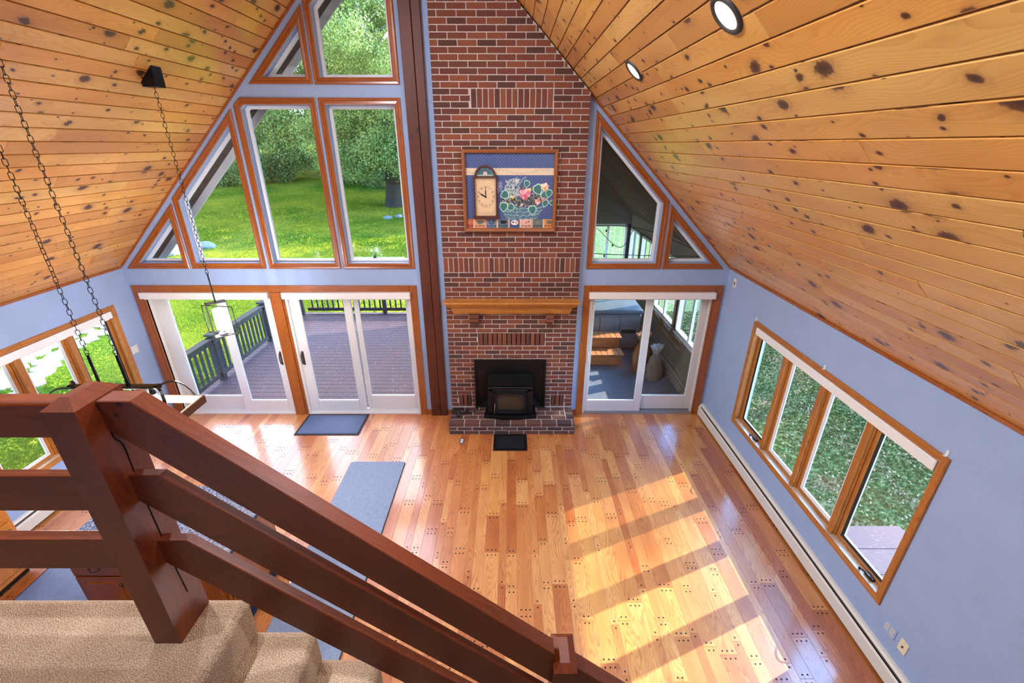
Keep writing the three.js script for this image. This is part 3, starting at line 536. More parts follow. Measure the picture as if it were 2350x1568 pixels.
// ---------------------------------------------------------------- framed picture clock on the chimney
{
  const t = thing('picture_clock', 'framed blue flower-basket picture with a built-in clock hanging on the chimney', 'clock', [-0.019, 2.944, 0.104]);
  const W = 1.208, H = 1.005, P = [[-W / 2, 0], [W / 2, 0], [W / 2, H], [-W / 2, H]];
  for (let i = 0; i < 4; i++) part('frame', mitred(P, i, [0, 0, 0.012, 0.034, 0.045, 0.045], [0, 0.05, 0.056, 0.05, 0.036, 0.006], 0), phy({ color: '#9a5c2e', map: stainT, roughness: 0.4 }), t);
  part('backing', bb(-W / 2 + 0.004, W / 2 - 0.004, 0.004, H - 0.004, 0, 0.004), M.paper, t);
  const cw = 1024, chh = 832, cv = document.createElement('canvas'); cv.width = cw; cv.height = chh; const c = cv.getContext('2d'), r = rand(8);
  c.fillStyle = '#465480'; c.fillRect(0, 0, cw, chh);
  c.fillStyle = '#c9cdd6'; for (let j = 0; j < 40; j++) for (let i = 0; i < 27; i++) { c.beginPath(); c.arc(i * 40 + (j % 2) * 20, j * 20 + 8, 2.8, 0, 7); c.fill(); }
  c.fillStyle = '#dcc5a6'; c.fillRect(0, 158, cw, 76); for (let i = 0; i < 900; i++) { c.fillStyle = r() < 0.5 ? '#8f7b66' : '#a48f78'; const x = r() * cw, y = 160 + 36 + Math.sin(x * 0.012) * 20 + (r() - 0.5) * 30; c.fillRect(x, y, 2.4, 2.4); }
  // basket
  c.save(); c.translate(665, 520); c.scale(1.16, 1.22); c.translate(-650, -505);
  c.save(); c.strokeStyle = '#6f9494'; c.lineCap = 'round';
  c.lineWidth = 16; c.beginPath(); c.moveTo(596, 640); c.bezierCurveTo(560, 420, 620, 300, 680, 290); c.stroke();
  for (let i = 0; i < 9; i++) { const y = 560 + i * 17, k = 230 - i * 13; c.strokeStyle = i % 2 ? '#5d8288' : '#86a7a2'; c.lineWidth = 11; c.beginPath(); for (let q = 0; q <= 20; q++) { const x = 640 - k + q * k * 0.1, yy = y + Math.sin(q * 1.57 + i * 1.57) * 5 + 30 * (1 - ((q - 10) / 10) ** 2) * 0.5; q ? c.lineTo(x, yy) : c.moveTo(x, yy); } c.stroke(); }
  c.strokeStyle = '#4a6c72'; c.lineWidth = 4; for (let i = 0; i < 13; i++) { c.beginPath(); c.moveTo(420 + i * 37, 566); c.lineTo(500 + i * 23, 716); c.stroke(); }
  c.restore();
  // flowers and leaves
  for (let i = 0; i < 900; i++) { const a = r() * 6.28, q = Math.sqrt(r()), x = 660 + Math.cos(a) * q * 230, y = 470 + Math.sin(a) * q * 95; c.fillStyle = pick(['#3a2a20', '#57402c', '#7c6a4a', '#c8b88e', '#4a5a40', '#2c241c'], r); c.beginPath(); c.arc(x, y, 2 + r() * 5, 0, 7); c.fill(); }
  for (let i = 0; i < 260; i++) { const x = 540 + (r() - 0.5) * 150, y = 390 + (r() - 0.5) * 170 + (x - 540) * -0.25; c.fillStyle = pick(['#98a8a8', '#b2bcb6', '#7e9296', '#c6c8bc'], r); c.beginPath(); c.ellipse(x, y, 12, 4, r() * 3, 0, 7); c.fill(); }
  for (let i = 0; i < 150; i++) { c.fillStyle = '#c4ccd6'; c.beginPath(); c.arc(400 + (r() - 0.5) * 90, 380 + (r() - 0.5) * 110, 2.6, 0, 7); c.fill(); }
  const leaf = (x, y, s, a) => { c.save(); c.translate(x, y); c.rotate(a); c.fillStyle = '#a9ccb4'; c.beginPath(); c.moveTo(0, s); c.bezierCurveTo(-s * 1.3, s * 0.2, -s * 0.8, -s, 0, -s * 0.7); c.bezierCurveTo(s * 0.8, -s, s * 1.3, s * 0.2, 0, s); c.fill(); c.fillStyle = '#3f726c'; c.beginPath(); c.moveTo(0, s * 0.8); c.bezierCurveTo(-s, s * 0.2, -s * 0.6, -s * 0.75, 0, -s * 0.5); c.bezierCurveTo(s * 0.6, -s * 0.75, s, s * 0.2, 0, s * 0.8); c.fill(); c.restore(); };
  leaf(470, 445, 54, 1.2); leaf(455, 555, 56, 0.1); leaf(530, 560, 46, 0.9); leaf(690, 345, 40, 0.3); leaf(800, 395, 62, -0.5); leaf(870, 450, 50, -0.9); leaf(915, 430, 46, 0.2); leaf(750, 585, 56, -0.1); leaf(880, 520, 44, 0.2); leaf(950, 520, 34, -0.6);
  const flower = (x, y, s, cols) => { for (let i = 0; i < 14; i++) { const a = i * 2.4, q = s * 0.55 * Math.sqrt(i / 14); c.fillStyle = cols[i % cols.length]; c.beginPath(); c.ellipse(x + Math.cos(a) * q, y + Math.sin(a) * q, s * 0.42, s * 0.3, a, 0, 7); c.fill(); } };
  flower(670, 440, 66, ['#e7a0a4', '#d9788a', '#f0c0b8', '#c65f74']); flower(870, 375, 46, ['#eed8b8', '#e4b890', '#f6ead2', '#d99a68']); flower(720, 400, 20, ['#e8d8a0', '#d8c080']); flower(800, 510, 34, ['#d8a8a0', '#c88478', '#e8cabc']); flower(590, 320, 18, ['#e8d2c0', '#d8b8a8']); flower(545, 470, 20, ['#d8cc90', '#c0b070']); flower(640, 540, 16, ['#e0d4c0', '#c8a8a0']); flower(860, 490, 26, ['#caa09a', '#b88478']);
  c.restore();
  // bottom border of squares with weather-vane animals
  const sq = ['#c0664a', '#d89a6c', '#6c7c92', '#5c7078', '#50668a', '#d8a890', '#66706a', '#d08848', '#cf9a70'], wv = (x, y) => { c.strokeStyle = '#20242c'; c.lineWidth = 5; c.beginPath(); c.moveTo(x - 50, y); c.lineTo(x + 50, y); c.moveTo(x, y); c.lineTo(x, y + 16); c.stroke(); c.fillStyle = '#20242c'; c.beginPath(); c.moveTo(x + 56, y); c.lineTo(x + 38, y - 10); c.lineTo(x + 38, y + 10); c.fill(); c.beginPath(); c.moveTo(x - 56, y - 9); c.lineTo(x - 40, y); c.lineTo(x - 56, y + 9); c.fill(); };
  for (let i = 0; i < 8; i++) { const x = -50 + i * 140; c.fillStyle = sq[i]; c.fillRect(x, 728, 120, 104); c.fillStyle = i % 2 ? '#c99a86' : '#d8b494'; c.fillRect(x + 120, 728, 20, 104); wv(x + 60, 806); }
  const blob = (x, y, a, b, col) => { c.fillStyle = col; c.beginPath(); c.ellipse(x, y, a, b, 0, 0, 7); c.fill(); };
  const pig = (x, y, col) => { blob(x, y, 36, 20, col); blob(x + 36, y - 2, 14, 12, col); c.fillStyle = col; for (const k of [-22, -8, 10, 24]) c.fillRect(x + k, y + 12, 7, 18); };
  pig(150, 764, '#5f6a6c'); blob(290, 770, 30, 22, '#3f4b66'); blob(290, 760, 20, 16, sq[2]); blob(266, 752, 8, 16, '#3f4b66'); blob(314, 752, 10, 16, '#3f4b66'); pig(430, 760, '#2b241f'); blob(570, 768, 44, 30, '#e8dccb'); blob(590, 766, 18, 16, '#e2a08c'); blob(552, 764, 12, 10, '#3c4a52'); blob(710, 770, 8, 8, '#b04038'); blob(738, 756, 14, 12, '#7d7a80'); blob(850, 768, 22, 14, '#8a7a66'); pig(990, 762, '#6a6a52'); blob(14, 764, 20, 12, '#d88a62');
  const tx = new THREE.CanvasTexture(cv); tx.colorSpace = THREE.SRGBColorSpace;
  part('picture', new THREE.PlaneGeometry(W - 0.086, H - 0.086).translate(0, H / 2, 0.008), phy({ map: tx, roughness: 0.35 }), t);
  // clock case with arched top
  const cx = -0.312, wood = phy({ color: '#5c3226', map: stainT, roughness: 0.4 });
  const arch = new THREE.Shape(); arch.moveTo(-0.135, 0.69); arch.absarc(0, 0.69, 0.135, Math.PI, 0, true); arch.lineTo(-0.135, 0.69); const ah = new THREE.Path(); ah.moveTo(-0.11, 0.694); ah.absarc(0, 0.694, 0.11, Math.PI, 0, true); ah.lineTo(-0.11, 0.694); arch.holes.push(ah);
  const clock = part('clock_case', [cb(cx - 0.155, cx + 0.155, 0.675, 0.69, 0.008, 0.06), cb(cx - 0.15, cx - 0.132, 0.2, 0.68, 0.008, 0.056), cb(cx + 0.132, cx + 0.15, 0.2, 0.68, 0.008, 0.056), cb(cx - 0.165, cx + 0.165, 0.165, 0.205, 0.008, 0.062), new THREE.ExtrudeGeometry(arch, { depth: 0.045, bevelEnabled: false, curveSegments: 24 }).translate(cx, 0, 0.008)], wood, t);
  const d = document.createElement('canvas'); d.width = 384; d.height = 704; const k = d.getContext('2d');
  k.fillStyle = '#dcb98e'; k.fillRect(0, 0, 384, 704); k.strokeStyle = '#6a5a4c'; k.lineWidth = 2.2; k.beginPath(); k.ellipse(192, 348, 168, 196, 0, 0, 7); k.stroke(); k.beginPath(); k.ellipse(192, 348, 164, 192, 0, 0, 7); k.stroke();
  k.fillStyle = '#3c3430'; k.font = 'bold 40px serif'; k.textAlign = 'center'; k.textBaseline = 'middle';
  ['XII', 'I', 'II', 'III', 'IIII', 'V', 'VI', 'VII', 'VIII', 'IX', 'X', 'XI'].forEach((s, i) => { const a = i * Math.PI / 6; k.save(); k.translate(192 + Math.sin(a) * 140, 348 - Math.cos(a) * 166); k.rotate(i > 3 && i < 9 ? a + Math.PI : a); k.fillText(s, 0, 0, 52); k.restore(); });
  k.strokeStyle = '#5d5048'; k.lineWidth = 2.4; for (const [sx, sy] of [[1, 1], [-1, 1], [1, -1], [-1, -1]]) { k.save(); k.translate(192, 352); k.scale(sx, sy); k.beginPath(); k.moveTo(-40, -318); k.bezierCurveTo(-120, -290, -100, -330, -150, -300); k.bezierCurveTo(-180, -270, -130, -250, -120, -290); k.stroke(); k.beginPath(); k.ellipse(0, -305, 44, 14, 0, 0, 7); k.stroke(); k.beginPath(); k.moveTo(-172, -250); k.quadraticCurveTo(-150, -220, -172, -180); k.stroke(); k.restore(); }
  const dt = new THREE.CanvasTexture(d); dt.colorSpace = THREE.SRGBColorSpace;
  part('dial', new THREE.PlaneGeometry(0.266, 0.472).translate(cx, 0.44, 0.02), std({ map: dt, roughness: 0.5 }), clock);
  const e = document.createElement('canvas'); e.width = 512; e.height = 288; const q = e.getContext('2d');
  q.fillStyle = '#3c6272'; q.fillRect(0, 0, 512, 288); q.fillStyle = '#9fb4a8'; q.fillRect(0, 238, 512, 50); q.fillStyle = '#5a7a5c'; for (let i = 0; i < 30; i++) { q.beginPath(); q.arc(20 + i * 17, 236 - (i % 3) * 6, 14, 0, 7); q.fill(); }
  q.fillStyle = '#e8e0cc'; q.fillRect(206, 166, 100, 96); q.fillStyle = '#7a3a30'; q.fillRect(198, 146, 116, 22); q.fillStyle = '#4a4a50'; for (const x of [218, 250, 282]) for (const y of [178, 212]) q.fillRect(x, y, 14, 20); q.fillRect(248, 236, 18, 26);
  q.fillStyle = '#d8e0e0'; q.font = 'bold 36px serif'; q.textAlign = 'center'; q.textBaseline = 'middle'; const word = 'WELCOME FRIENDS'; [...word].forEach((ch, i) => { const a = Math.PI * (1 - (i + 0.6) / (word.length + 0.2)); q.save(); q.translate(256 + Math.cos(a) * 212, 282 - Math.sin(a) * 212); q.rotate(Math.PI / 2 - a); q.fillText(ch, 0, 0); q.restore(); });
  const et = new THREE.CanvasTexture(e); et.colorSpace = THREE.SRGBColorSpace;
  const half = new THREE.CircleGeometry(0.112, 32, 0, Math.PI); const pu = half.attributes.position, uu = half.attributes.uv; for (let i = 0; i < pu.count; i++) uu.setXY(i, 0.5 + pu.getX(i) / 0.23, pu.getY(i) / 0.128);
  part('arch_panel', half.translate(cx, 0.691, 0.02), std({ map: et, roughness: 0.5 }), clock);
  const hub = [cx + 0.0, 0.44], hand = (a, L, w) => prism([[-w, -0.012], [w, -0.012], [w * 1.5, L * 0.55], [w * 0.5, L * 0.7], [0, L], [-w * 0.5, L * 0.7], [-w * 1.5, L * 0.55]], 0, 0.002).rotateZ(-a).translate(hub[0], hub[1], 0.026);
  part('minute_hand', hand(0, 0.125, 0.004), M.black, clock); part('hour_hand', hand(-Math.PI / 3, 0.11, 0.006), M.black, clock);
}
// ---------------------------------------------------------------- recessed cans in the roof slope, with unseen fill lamps added on the dining side
const CANL = 480;
{
  const c = 0.7015, sn = 0.7127;
  const spots = [[0.992, 1.979, 'recessed round ceiling light nearest the chimney', 1], [0.992, 3.67, 'large recessed round ceiling light in the pine slope, nearer the viewer', 1], [0.992, 5.36, 'recessed round ceiling light above the stairs, out of the picture', 1],
    [-2.2, 2.9, 'unseen fill lamp added high in the dining-side slope near the chandelier, out of the picture', 2.7], [-2.2, 4.1, 'unseen fill lamp added high in the dining-side slope over the island, out of the picture', 2.7], [-2.2, 5.3, 'unseen fill lamp added high in the dining-side slope above the railing, out of the picture', 2.7]];  // dining-side lamps are added fill for the opposite wall and slope
  for (const [x, z, label, k] of spots) {
    const N = V(x > RX ? -sn : sn, -c, 0);
    const t = thing('recessed_light', label, 'ceiling light', [x, roofY(x), z], 0, 'recessed lights in the pine slopes');
    t.quaternion.setFromUnitVectors(V(0, -1, 0), N); // local -y looks into the room
    part('trim_ring', new THREE.LatheGeometry([[0.072, 0.0], [0.074, -0.012], [0.09, -0.016], [0.1, -0.01], [0.102, 0.0]].map((p) => new THREE.Vector2(...p)), 40), std({ color: '#3a332c', roughness: 0.5 }), t);
    part('lamp_lens', new THREE.CylinderGeometry(0.073, 0.073, 0.006, 36).translate(0, -0.004, 0), M.lamp, t);
    const l = new THREE.RectAreaLight('#eef3ff', CANL * k, 0.13, 0.13); l.name = 'recessed_lamp';
    const p = V(x, roofY(x), z).addScaledVector(N, 0.02); l.position.copy(p); l.lookAt(p.clone().add(N)); l.castShadow = true; scene.add(l);
  }
}
// ---------------------------------------------------------------- chains
const linkGeo = (() => { const g = new THREE.TorusGeometry(0.0125, 0.0024, 6, 16).rotateZ(Math.PI / 16); const p = g.attributes.position; for (let i = 0; i < p.count; i++) p.setY(i, p.getY(i) + Math.sign(p.getY(i)) * 0.0125); g.computeVertexNormals(); return g; })();
function chain(parent, x, y0, y1, z, sway = 0) {
  const n = Math.round((y1 - y0) / 0.043);
  for (let i = 0; i < n; i++) { const m = part('link', linkGeo, M.iron, parent); m.position.set(x + Math.sin(i * 0.9) * 0.0015, y0 + 0.0215 + (y1 - y0) * i / n, z); m.rotation.y = (i % 2 ? Math.PI / 2 : 0) + 0.5 + sway * i; }
}
// pendant lantern
{
  const x = -3.345, z = 1.362, t = thing('pendant_lantern', 'lit pendant lantern on a long chain hanging before the patio door', 'pendant light', [x, 0, z]);
  part('canopy', [cb(-0.065, 0.065, 4.49, 4.53, -0.065, 0.065, 0.004), prism([[-0.065, 4.525], [0.065, 4.525], [0.065, roofY(x + 0.065) - 0.002], [-0.065, roofY(x - 0.065) - 0.002]], -0.065, 0.065)], M.iron, t);
  chain(t, 0, 2.70, 4.49, 0);
  part('rod', [cyl(0.008, 0.008, 0.33, 0, 2.53, 0, 10), new THREE.TorusGeometry(0.012, 0.003, 6, 14).translate(0, 2.7, 0)], M.iron, t);
  const wire = (w, h, r, mat, name) => { const y0 = 1.995, pts = [[-w, y0, 0], [w, y0, 0], [w, y0 + h, 0], [-w, y0 + h, 0]], gs = []; for (let i = 0; i < 4; i++) gs.push(bar(pts[i], pts[(i + 1) % 4], r, r, V(0, 0, 1))); return gs; };
  const f1 = part('wire_frame', wire(0.19, 0.33, 0.008), M.iron, t); f1.rotation.y = -0.15;
  const band = part('band_frame', [bb(-0.1, 0.1, 1.965, 1.975, -0.045, 0.045), bb(-0.1, 0.1, 2.365, 2.375, -0.045, 0.045), bb(-0.1, -0.094, 1.965, 2.375, -0.045, 0.045), bb(0.094, 0.1, 1.965, 2.375, -0.045, 0.045)], std({ color: '#8d8a86', metalness: 0.8, roughness: 0.3 }), t); band.rotation.y = 0.75;
  part('glass_cylinder', new THREE.CylinderGeometry(0.055, 0.055, 0.24, 24, 1, true).translate(0, 2.17, 0), phy({ color: '#ffffff', transmission: 0.75, roughness: 0.45, thickness: 0 }), t);
  part('socket', [cyl(0.03, 0.03, 0.05, 0, 2.02, 0), cyl(0.045, 0.045, 0.01, 0, 2.0, 0)], M.metalGrey, t);
  part('bulb', new THREE.SphereGeometry(0.042, 20, 14).scale(1, 1.45, 1).translate(0, 2.12, 0), M.bulb, t);
  const l = new THREE.PointLight('#f4f5ff', 9); l.name = 'pendant_bulb_light'; l.position.set(x, 2.12, z); l.castShadow = true; l.shadow.radius = 2; scene.add(l);
}
// linear chandelier over the dining area
{
  const cx = -3.285, z = 2.92, t = thing('linear_chandelier', 'long wood-framed chandelier with black iron arms and white glass shades, partly behind the newel post', 'chandelier', [cx, 0, z]);
  for (const dx of [0.115, -0.115]) { chain(t, dx, 2.455, roofY(cx + dx) - 0.03, 0, dx > 0 ? 0 : 0.06); part('rod', [cyl(0.011, 0.011, 0.27, dx, 2.315, 0, 12), cyl(0.016, 0.016, 0.02, dx, 2.19, 0, 12), new THREE.TorusGeometry(0.012, 0.003, 6, 14).translate(dx, 2.458, 0)], M.iron, t); }
  part('canopy', prism([[-0.2, roofY(cx - 0.2) - 0.04], [0.2, roofY(cx + 0.2) - 0.04], [0.2, roofY(cx + 0.2) - 0.002], [-0.2, roofY(cx - 0.2) - 0.002]], -0.06, 0.06), M.iron, t);
  part('cross_bar', [cb(-0.36, 0.36, 2.155, 2.178, -0.028, 0.028, 0.004), cb(0.335, 0.375, 2.148, 2.186, -0.022, 0.022, 0.006), cb(-0.375, -0.335, 2.148, 2.186, -0.022, 0.022, 0.006)], M.iron, t);
  const wood = phy({ color: '#e0bd8e', map: stainT, roughness: 0.5 }), dk = phy({ color: '#6b4028', map: stainT, roughness: 0.5 });
  const side = (g, gi) => { part('tray_board', gr(g, 'x'), dk, t); part('tray_lining', gr(gi, 'x'), wood, t); };
  side(bb(-0.585, 0.585, 1.915, 1.985, -0.172, -0.16), bb(-0.573, 0.573, 1.916, 1.986, -0.1599, -0.15)); side(bb(-0.585, 0.585, 1.915, 1.985, 0.16, 0.172), bb(-0.573, 0.573, 1.916, 1.986, 0.15, 0.1599));
  side(bb(0.574, 0.585, 1.915, 1.985, -0.16, 0.16), bb(0.562, 0.5735, 1.916, 1.986, -0.15, 0.15)); side(bb(-0.585, -0.574, 1.915, 1.985, -0.16, 0.16), bb(-0.5735, -0.562, 1.916, 1.986, -0.15, 0.15));
  for (const s of [-1, 1]) for (const k of [-1, 1]) part('iron_arm', [0, 1, 2, 3, 4, 5, 6, 7].map((i) => { const f = (a) => { const u = a / 8; return [k * (0.36 + 0.14 * Math.sin(u * Math.PI * 0.5)), 2.168 + 0.035 * Math.sin(u * Math.PI) - 0.22 * u * u, s * (0.03 + 0.145 * u)]; }; return bar(f(i), f(i + 1.03), 0.024, 0.008, V(0, 1, 0)); }).concat([cbox(0.03, 0.05, 0.012, 0.003, k * 0.5, 1.945, s * 0.178)]), M.iron, t);
  const shade = new THREE.LatheGeometry([[0.022, 0.0], [0.03, -0.012], [0.042, -0.05], [0.052, -0.1], [0.062, -0.13], [0.059, -0.13], [0.05, -0.1], [0.04, -0.05], [0.026, -0.012]].map((p) => new THREE.Vector2(...p)), 28);
  for (const dx of [-0.29, 0, 0.29]) {
    part('socket', [cyl(0.026, 0.02, 0.055, dx, 2.125, 0.0, 16)], M.iron, t); const m = part('glass_shade', shade, M.opal, t); m.position.set(dx, 2.1, 0);
    part('bulb', new THREE.SphereGeometry(0.026, 16, 12).translate(dx, 2.03, 0), M.bulb, t);
    const l = new THREE.PointLight('#f4f5ff', 3); l.name = 'chandelier_bulb_light'; l.position.set(cx + dx, 2.03, z); l.castShadow = true; scene.add(l);
  }
}
// ---------------------------------------------------------------- baseboard heaters
function heater(label, s, z0, z1, seam) {
  const X = s > 0 ? XR : XL, t = thing('baseboard_heater', label, 'heater', [X, 0, 0], 0, 'baseboard heaters');
  const E = (pts, a, b) => prism(pts.map(([d, y]) => [-s * d, y]), a, b);
  part('back_plate', E([[0.001, 0.03], [0.004, 0.03], [0.004, 0.2], [0.001, 0.2]], z0, z1), M.heater, t);
  part('top_hood', E([[0.001, 0.198], [0.001, 0.206], [0.03, 0.206], [0.05, 0.19], [0.047, 0.187], [0.029, 0.2]], z0, z1), M.heater, t);
  const cuts = [z0, ...seam, z1];
  for (let i = 0; i + 1 < cuts.length; i++) part('front_cover', E([[0.064, 0.03], [0.068, 0.03], [0.068, 0.15], [0.058, 0.166], [0.055, 0.162], [0.064, 0.148]], cuts[i] + 0.002, cuts[i + 1] - 0.002), M.heater, t);
  part('damper', E([[0.02, 0.168], [0.05, 0.172], [0.05, 0.175], [0.02, 0.171]], z0, z1), std({ color: '#6d5f55', roughness: 0.6 }), t);
  part('element', E([[0.006, 0.05], [0.05, 0.05], [0.05, 0.13], [0.006, 0.13]], z0 + 0.05, z1 - 0.05), std({ color: '#1a1714', roughness: 0.8 }), t);
  for (const z of [z0, z1]) part('end_cap', E([[0.0, 0.02], [0.07, 0.02], [0.071, 0.15], [0.05, 0.2], [0.03, 0.21], [0.0, 0.21]], z === z0 ? z - 0.05 : z, z === z0 ? z : z + 0.05), M.heater, t);
}
heater('long cream baseboard heater under the casement window', 1, 0.08, 6.2, [2.03, 4.2]);
heater('cream baseboard heater on the dining-side wall, seen through the railing', -1, 0.2, 2.78, []);
// ---------------------------------------------------------------- wall plates
function plate(name, label, cat, X, s, y, z, w, h, mat, extra) { const t = thing(name, label, cat, [X, y, z], s > 0 ? -Math.PI / 2 : Math.PI / 2); part('plate', cb(-w / 2, w / 2, -h / 2, h / 2, 0, 0.007, 0.003), mat, t); extra && extra(t); return t; }
const sockets = (mat, xs) => (t) => { for (const x of xs) for (const y of [-0.02, 0.02]) { part('socket', cb(x - 0.014, x + 0.014, y - 0.013, y + 0.013, 0.006, 0.009, 0.003), mat, t); part('slots', [bx(0.003, 0.008, 0.002, x - 0.006, y + 0.002, 0.0095), bx(0.003, 0.008, 0.002, x + 0.006, y + 0.002, 0.0095), bx(0.004, 0.004, 0.002, x, y - 0.008, 0.0095)], M.black, t); } };
plate('thermostat', 'small cream thermostat high in the corner above the sunroom door', 'thermostat', XR, 1, 2.263, 0.226, 0.075, 0.12, M.ivory, (t) => part('display', cb(-0.015, 0.015, -0.03, 0.02, 0.006, 0.011, 0.002), std({ color: '#77706a', roughness: 0.5 }), t));
plate('wall_outlet', 'wall-coloured outlet beside the sunroom door casing', 'outlet', XR, 1, 0.40, 0.15, 0.072, 0.115, M.platePaint, sockets(M.platePaint, [0]));
plate('wall_outlet', 'wall-coloured outlet between the sunroom door and the casement window', 'outlet', XR, 1, 0.41, 0.54, 0.072, 0.115, M.platePaint, sockets(M.platePaint, [0]));
plate('wall_outlet', 'double wall outlet with cream sockets in a blue plate', 'outlet', XR, 1, 0.405, 3.79, 0.115, 0.115, M.platePaint, sockets(M.ivory, [-0.025, 0.025]));
plate('cable_plate', 'cream coax cable plate next to the double outlet', 'wall plate', XR, 1, 0.397, 3.925, 0.072, 0.115, M.ivory, (t) => part('jack', [new THREE.CylinderGeometry(0.007, 0.009, 0.01, 14).rotateX(Math.PI / 2).translate(0, 0, 0.01), cyl(0.003, 0.003, 0.002, 0, 0.042, 0.007, 8)], M.bronze, t));
plate('light_switch', 'white double light switch between the casement window and the patio door', 'switch', XL, -1, 1.276, 0.264, 0.115, 0.115, M.white, (t) => { for (const x of [-0.024, 0.024]) part('rocker', cb(x - 0.014, x + 0.014, -0.03, 0.03, 0.006, 0.011, 0.003), M.vinyl, t); });
for (const [y, z, l] of [[2.005, 0.935, 'small white blind bracket above the far end of the casement window'], [2.005, 2.26, 'small white blind bracket above the middle of the casement window'], [2.01, 3.6, 'small white blind bracket above the near end of the casement window']]) single('blind_bracket', [cbox(0.004, 0.05, 0.022, 0.001, XR - 0.003, y, z), cbox(0.02, 0.004, 0.022, 0.001, XR - 0.012, y - 0.018, z)], M.white, l, 'bracket', 'blind brackets');
// ---------------------------------------------------------------- mats and rugs
{
  const wv = mkTex(256, 256, (u, v, o) => { const a = u * 8, b = v * 8, i = Math.floor(a + b), j = Math.floor(a - b + 64), f = (i + j) % 2 ? (a + b) * 3 % 1 : (a - b + 64) * 3 % 1, k = 20 + 150 * Math.sin(Math.PI * f); o[0] = k * 0.62 + 14; o[1] = k * 0.7 + 18; o[2] = k * 0.86 + 28; }, 0.4, 0.4);
  const t = thing('doormat', 'dark blue-grey woven rubber-edged doormat at the patio door', 'doormat', [-2.785, 0.0006, 0.30]);
  part('rubber_border', cb(-0.49, 0.49, 0, 0.008, -0.28, 0.29, 0.004), M.rubber, t); part('pile', gr(cb(-0.455, 0.455, 0.006, 0.012, -0.245, 0.255, 0.003), 'x', 0, 0), std({ map: wv, roughness: 0.95, bumpMap: wv, bumpScale: 0.006 }), t);
}
{
  const rr = (w, l, c) => { const s = new THREE.Shape(); const x = w / 2, y = l / 2; s.moveTo(-x + c, -y); s.lineTo(x - c, -y); s.quadraticCurveTo(x, -y, x, -y + c); s.lineTo(x, y - c); s.quadraticCurveTo(x, y, x - c, y); s.lineTo(-x + c, y); s.quadraticCurveTo(-x, y, -x, y - c); s.lineTo(-x, -y + c); s.quadraticCurveTo(-x, -y, -x + c, -y); return s; };
  const t = thing('runner_rug', 'thick plain blue-grey runner rug on the oak boards', 'rug', [-1.825, 0.0006, 2.8]);
  part('edge', new THREE.ExtrudeGeometry(rr(0.745, 3.17, 0.03), { depth: 0.01, bevelEnabled: false }).rotateX(-Math.PI / 2), M.rubber, t);
  part('pile', gr(new THREE.ExtrudeGeometry(rr(0.725, 3.15, 0.03), { depth: 0.006, bevelEnabled: true, bevelSize: 0.005, bevelThickness: 0.006, bevelSegments: 3 }).rotateX(-Math.PI / 2).translate(0, 0.01, 0), 'z', 0, 0), M.rug, t);
  const k = thing('kitchen_rug', 'mottled blue-grey kitchen rug between the island and the wall cabinet', 'rug', [-4.28, 0.0006, 3.6]);
  part('pile', gr(cb(-0.48, 0.48, 0, 0.01, -0.85, 0.9, 0.004), 'z', 0, 0), std({ color: '#c3d0ea', map: rugT, roughness: 0.5, bumpMap: rugT, bumpScale: 0.004 }), k);
  part('binding', [cb(-0.49, -0.48, 0, 0.012, -0.86, 0.91, 0.003), cb(0.48, 0.49, 0, 0.012, -0.86, 0.91, 0.003), cb(-0.48, 0.48, 0, 0.012, -0.86, -0.85, 0.003)], M.rubber, k);
}
// ---------------------------------------------------------------- kitchen island and wall cabinet
function pull(x, y, z) { return [new THREE.TubeGeometry(new THREE.CatmullRomCurve3([V(x - 0.045, y, z), V(x - 0.03, y - 0.012, z + 0.016), V(x, y - 0.018, z + 0.02), V(x + 0.03, y - 0.012, z + 0.016), V(x + 0.045, y, z)]), 16, 0.004, 6), new THREE.SphereGeometry(0.008, 10, 8).translate(x - 0.045, y, z + 0.002), new THREE.SphereGeometry(0.008, 10, 8).translate(x + 0.045, y, z + 0.002)]; }
function frontPanel(parent, name, x0, x1, y0, y1, z, raised, mat) {
  const d = part(name, gr(cb(x0, x1, y0, y1, z, z + 0.018, 0.004), name === 'drawer' ? 'x' : 'y'), mat, parent);
  if (raised) { const s = new THREE.Shape(); const a = x0 + 0.06, b = x1 - 0.06, c = y0 + 0.06, e = y1 - 0.06; s.moveTo(a, c); s.lineTo(b, c); s.lineTo(b, e - 0.03); s.quadraticCurveTo(b - 0.03, e - 0.03, b - 0.04, e); s.lineTo(a + 0.04, e); s.quadraticCurveTo(a + 0.03, e - 0.03, a, e - 0.03); s.lineTo(a, c); part('raised_panel', gr(new THREE.ExtrudeGeometry(s, { depth: 0.004, bevelEnabled: true, bevelSize: 0.012, bevelThickness: 0.006, bevelSegments: 1 }).translate(0, 0, z + 0.018), 'y'), mat, d); }
  return d;
}
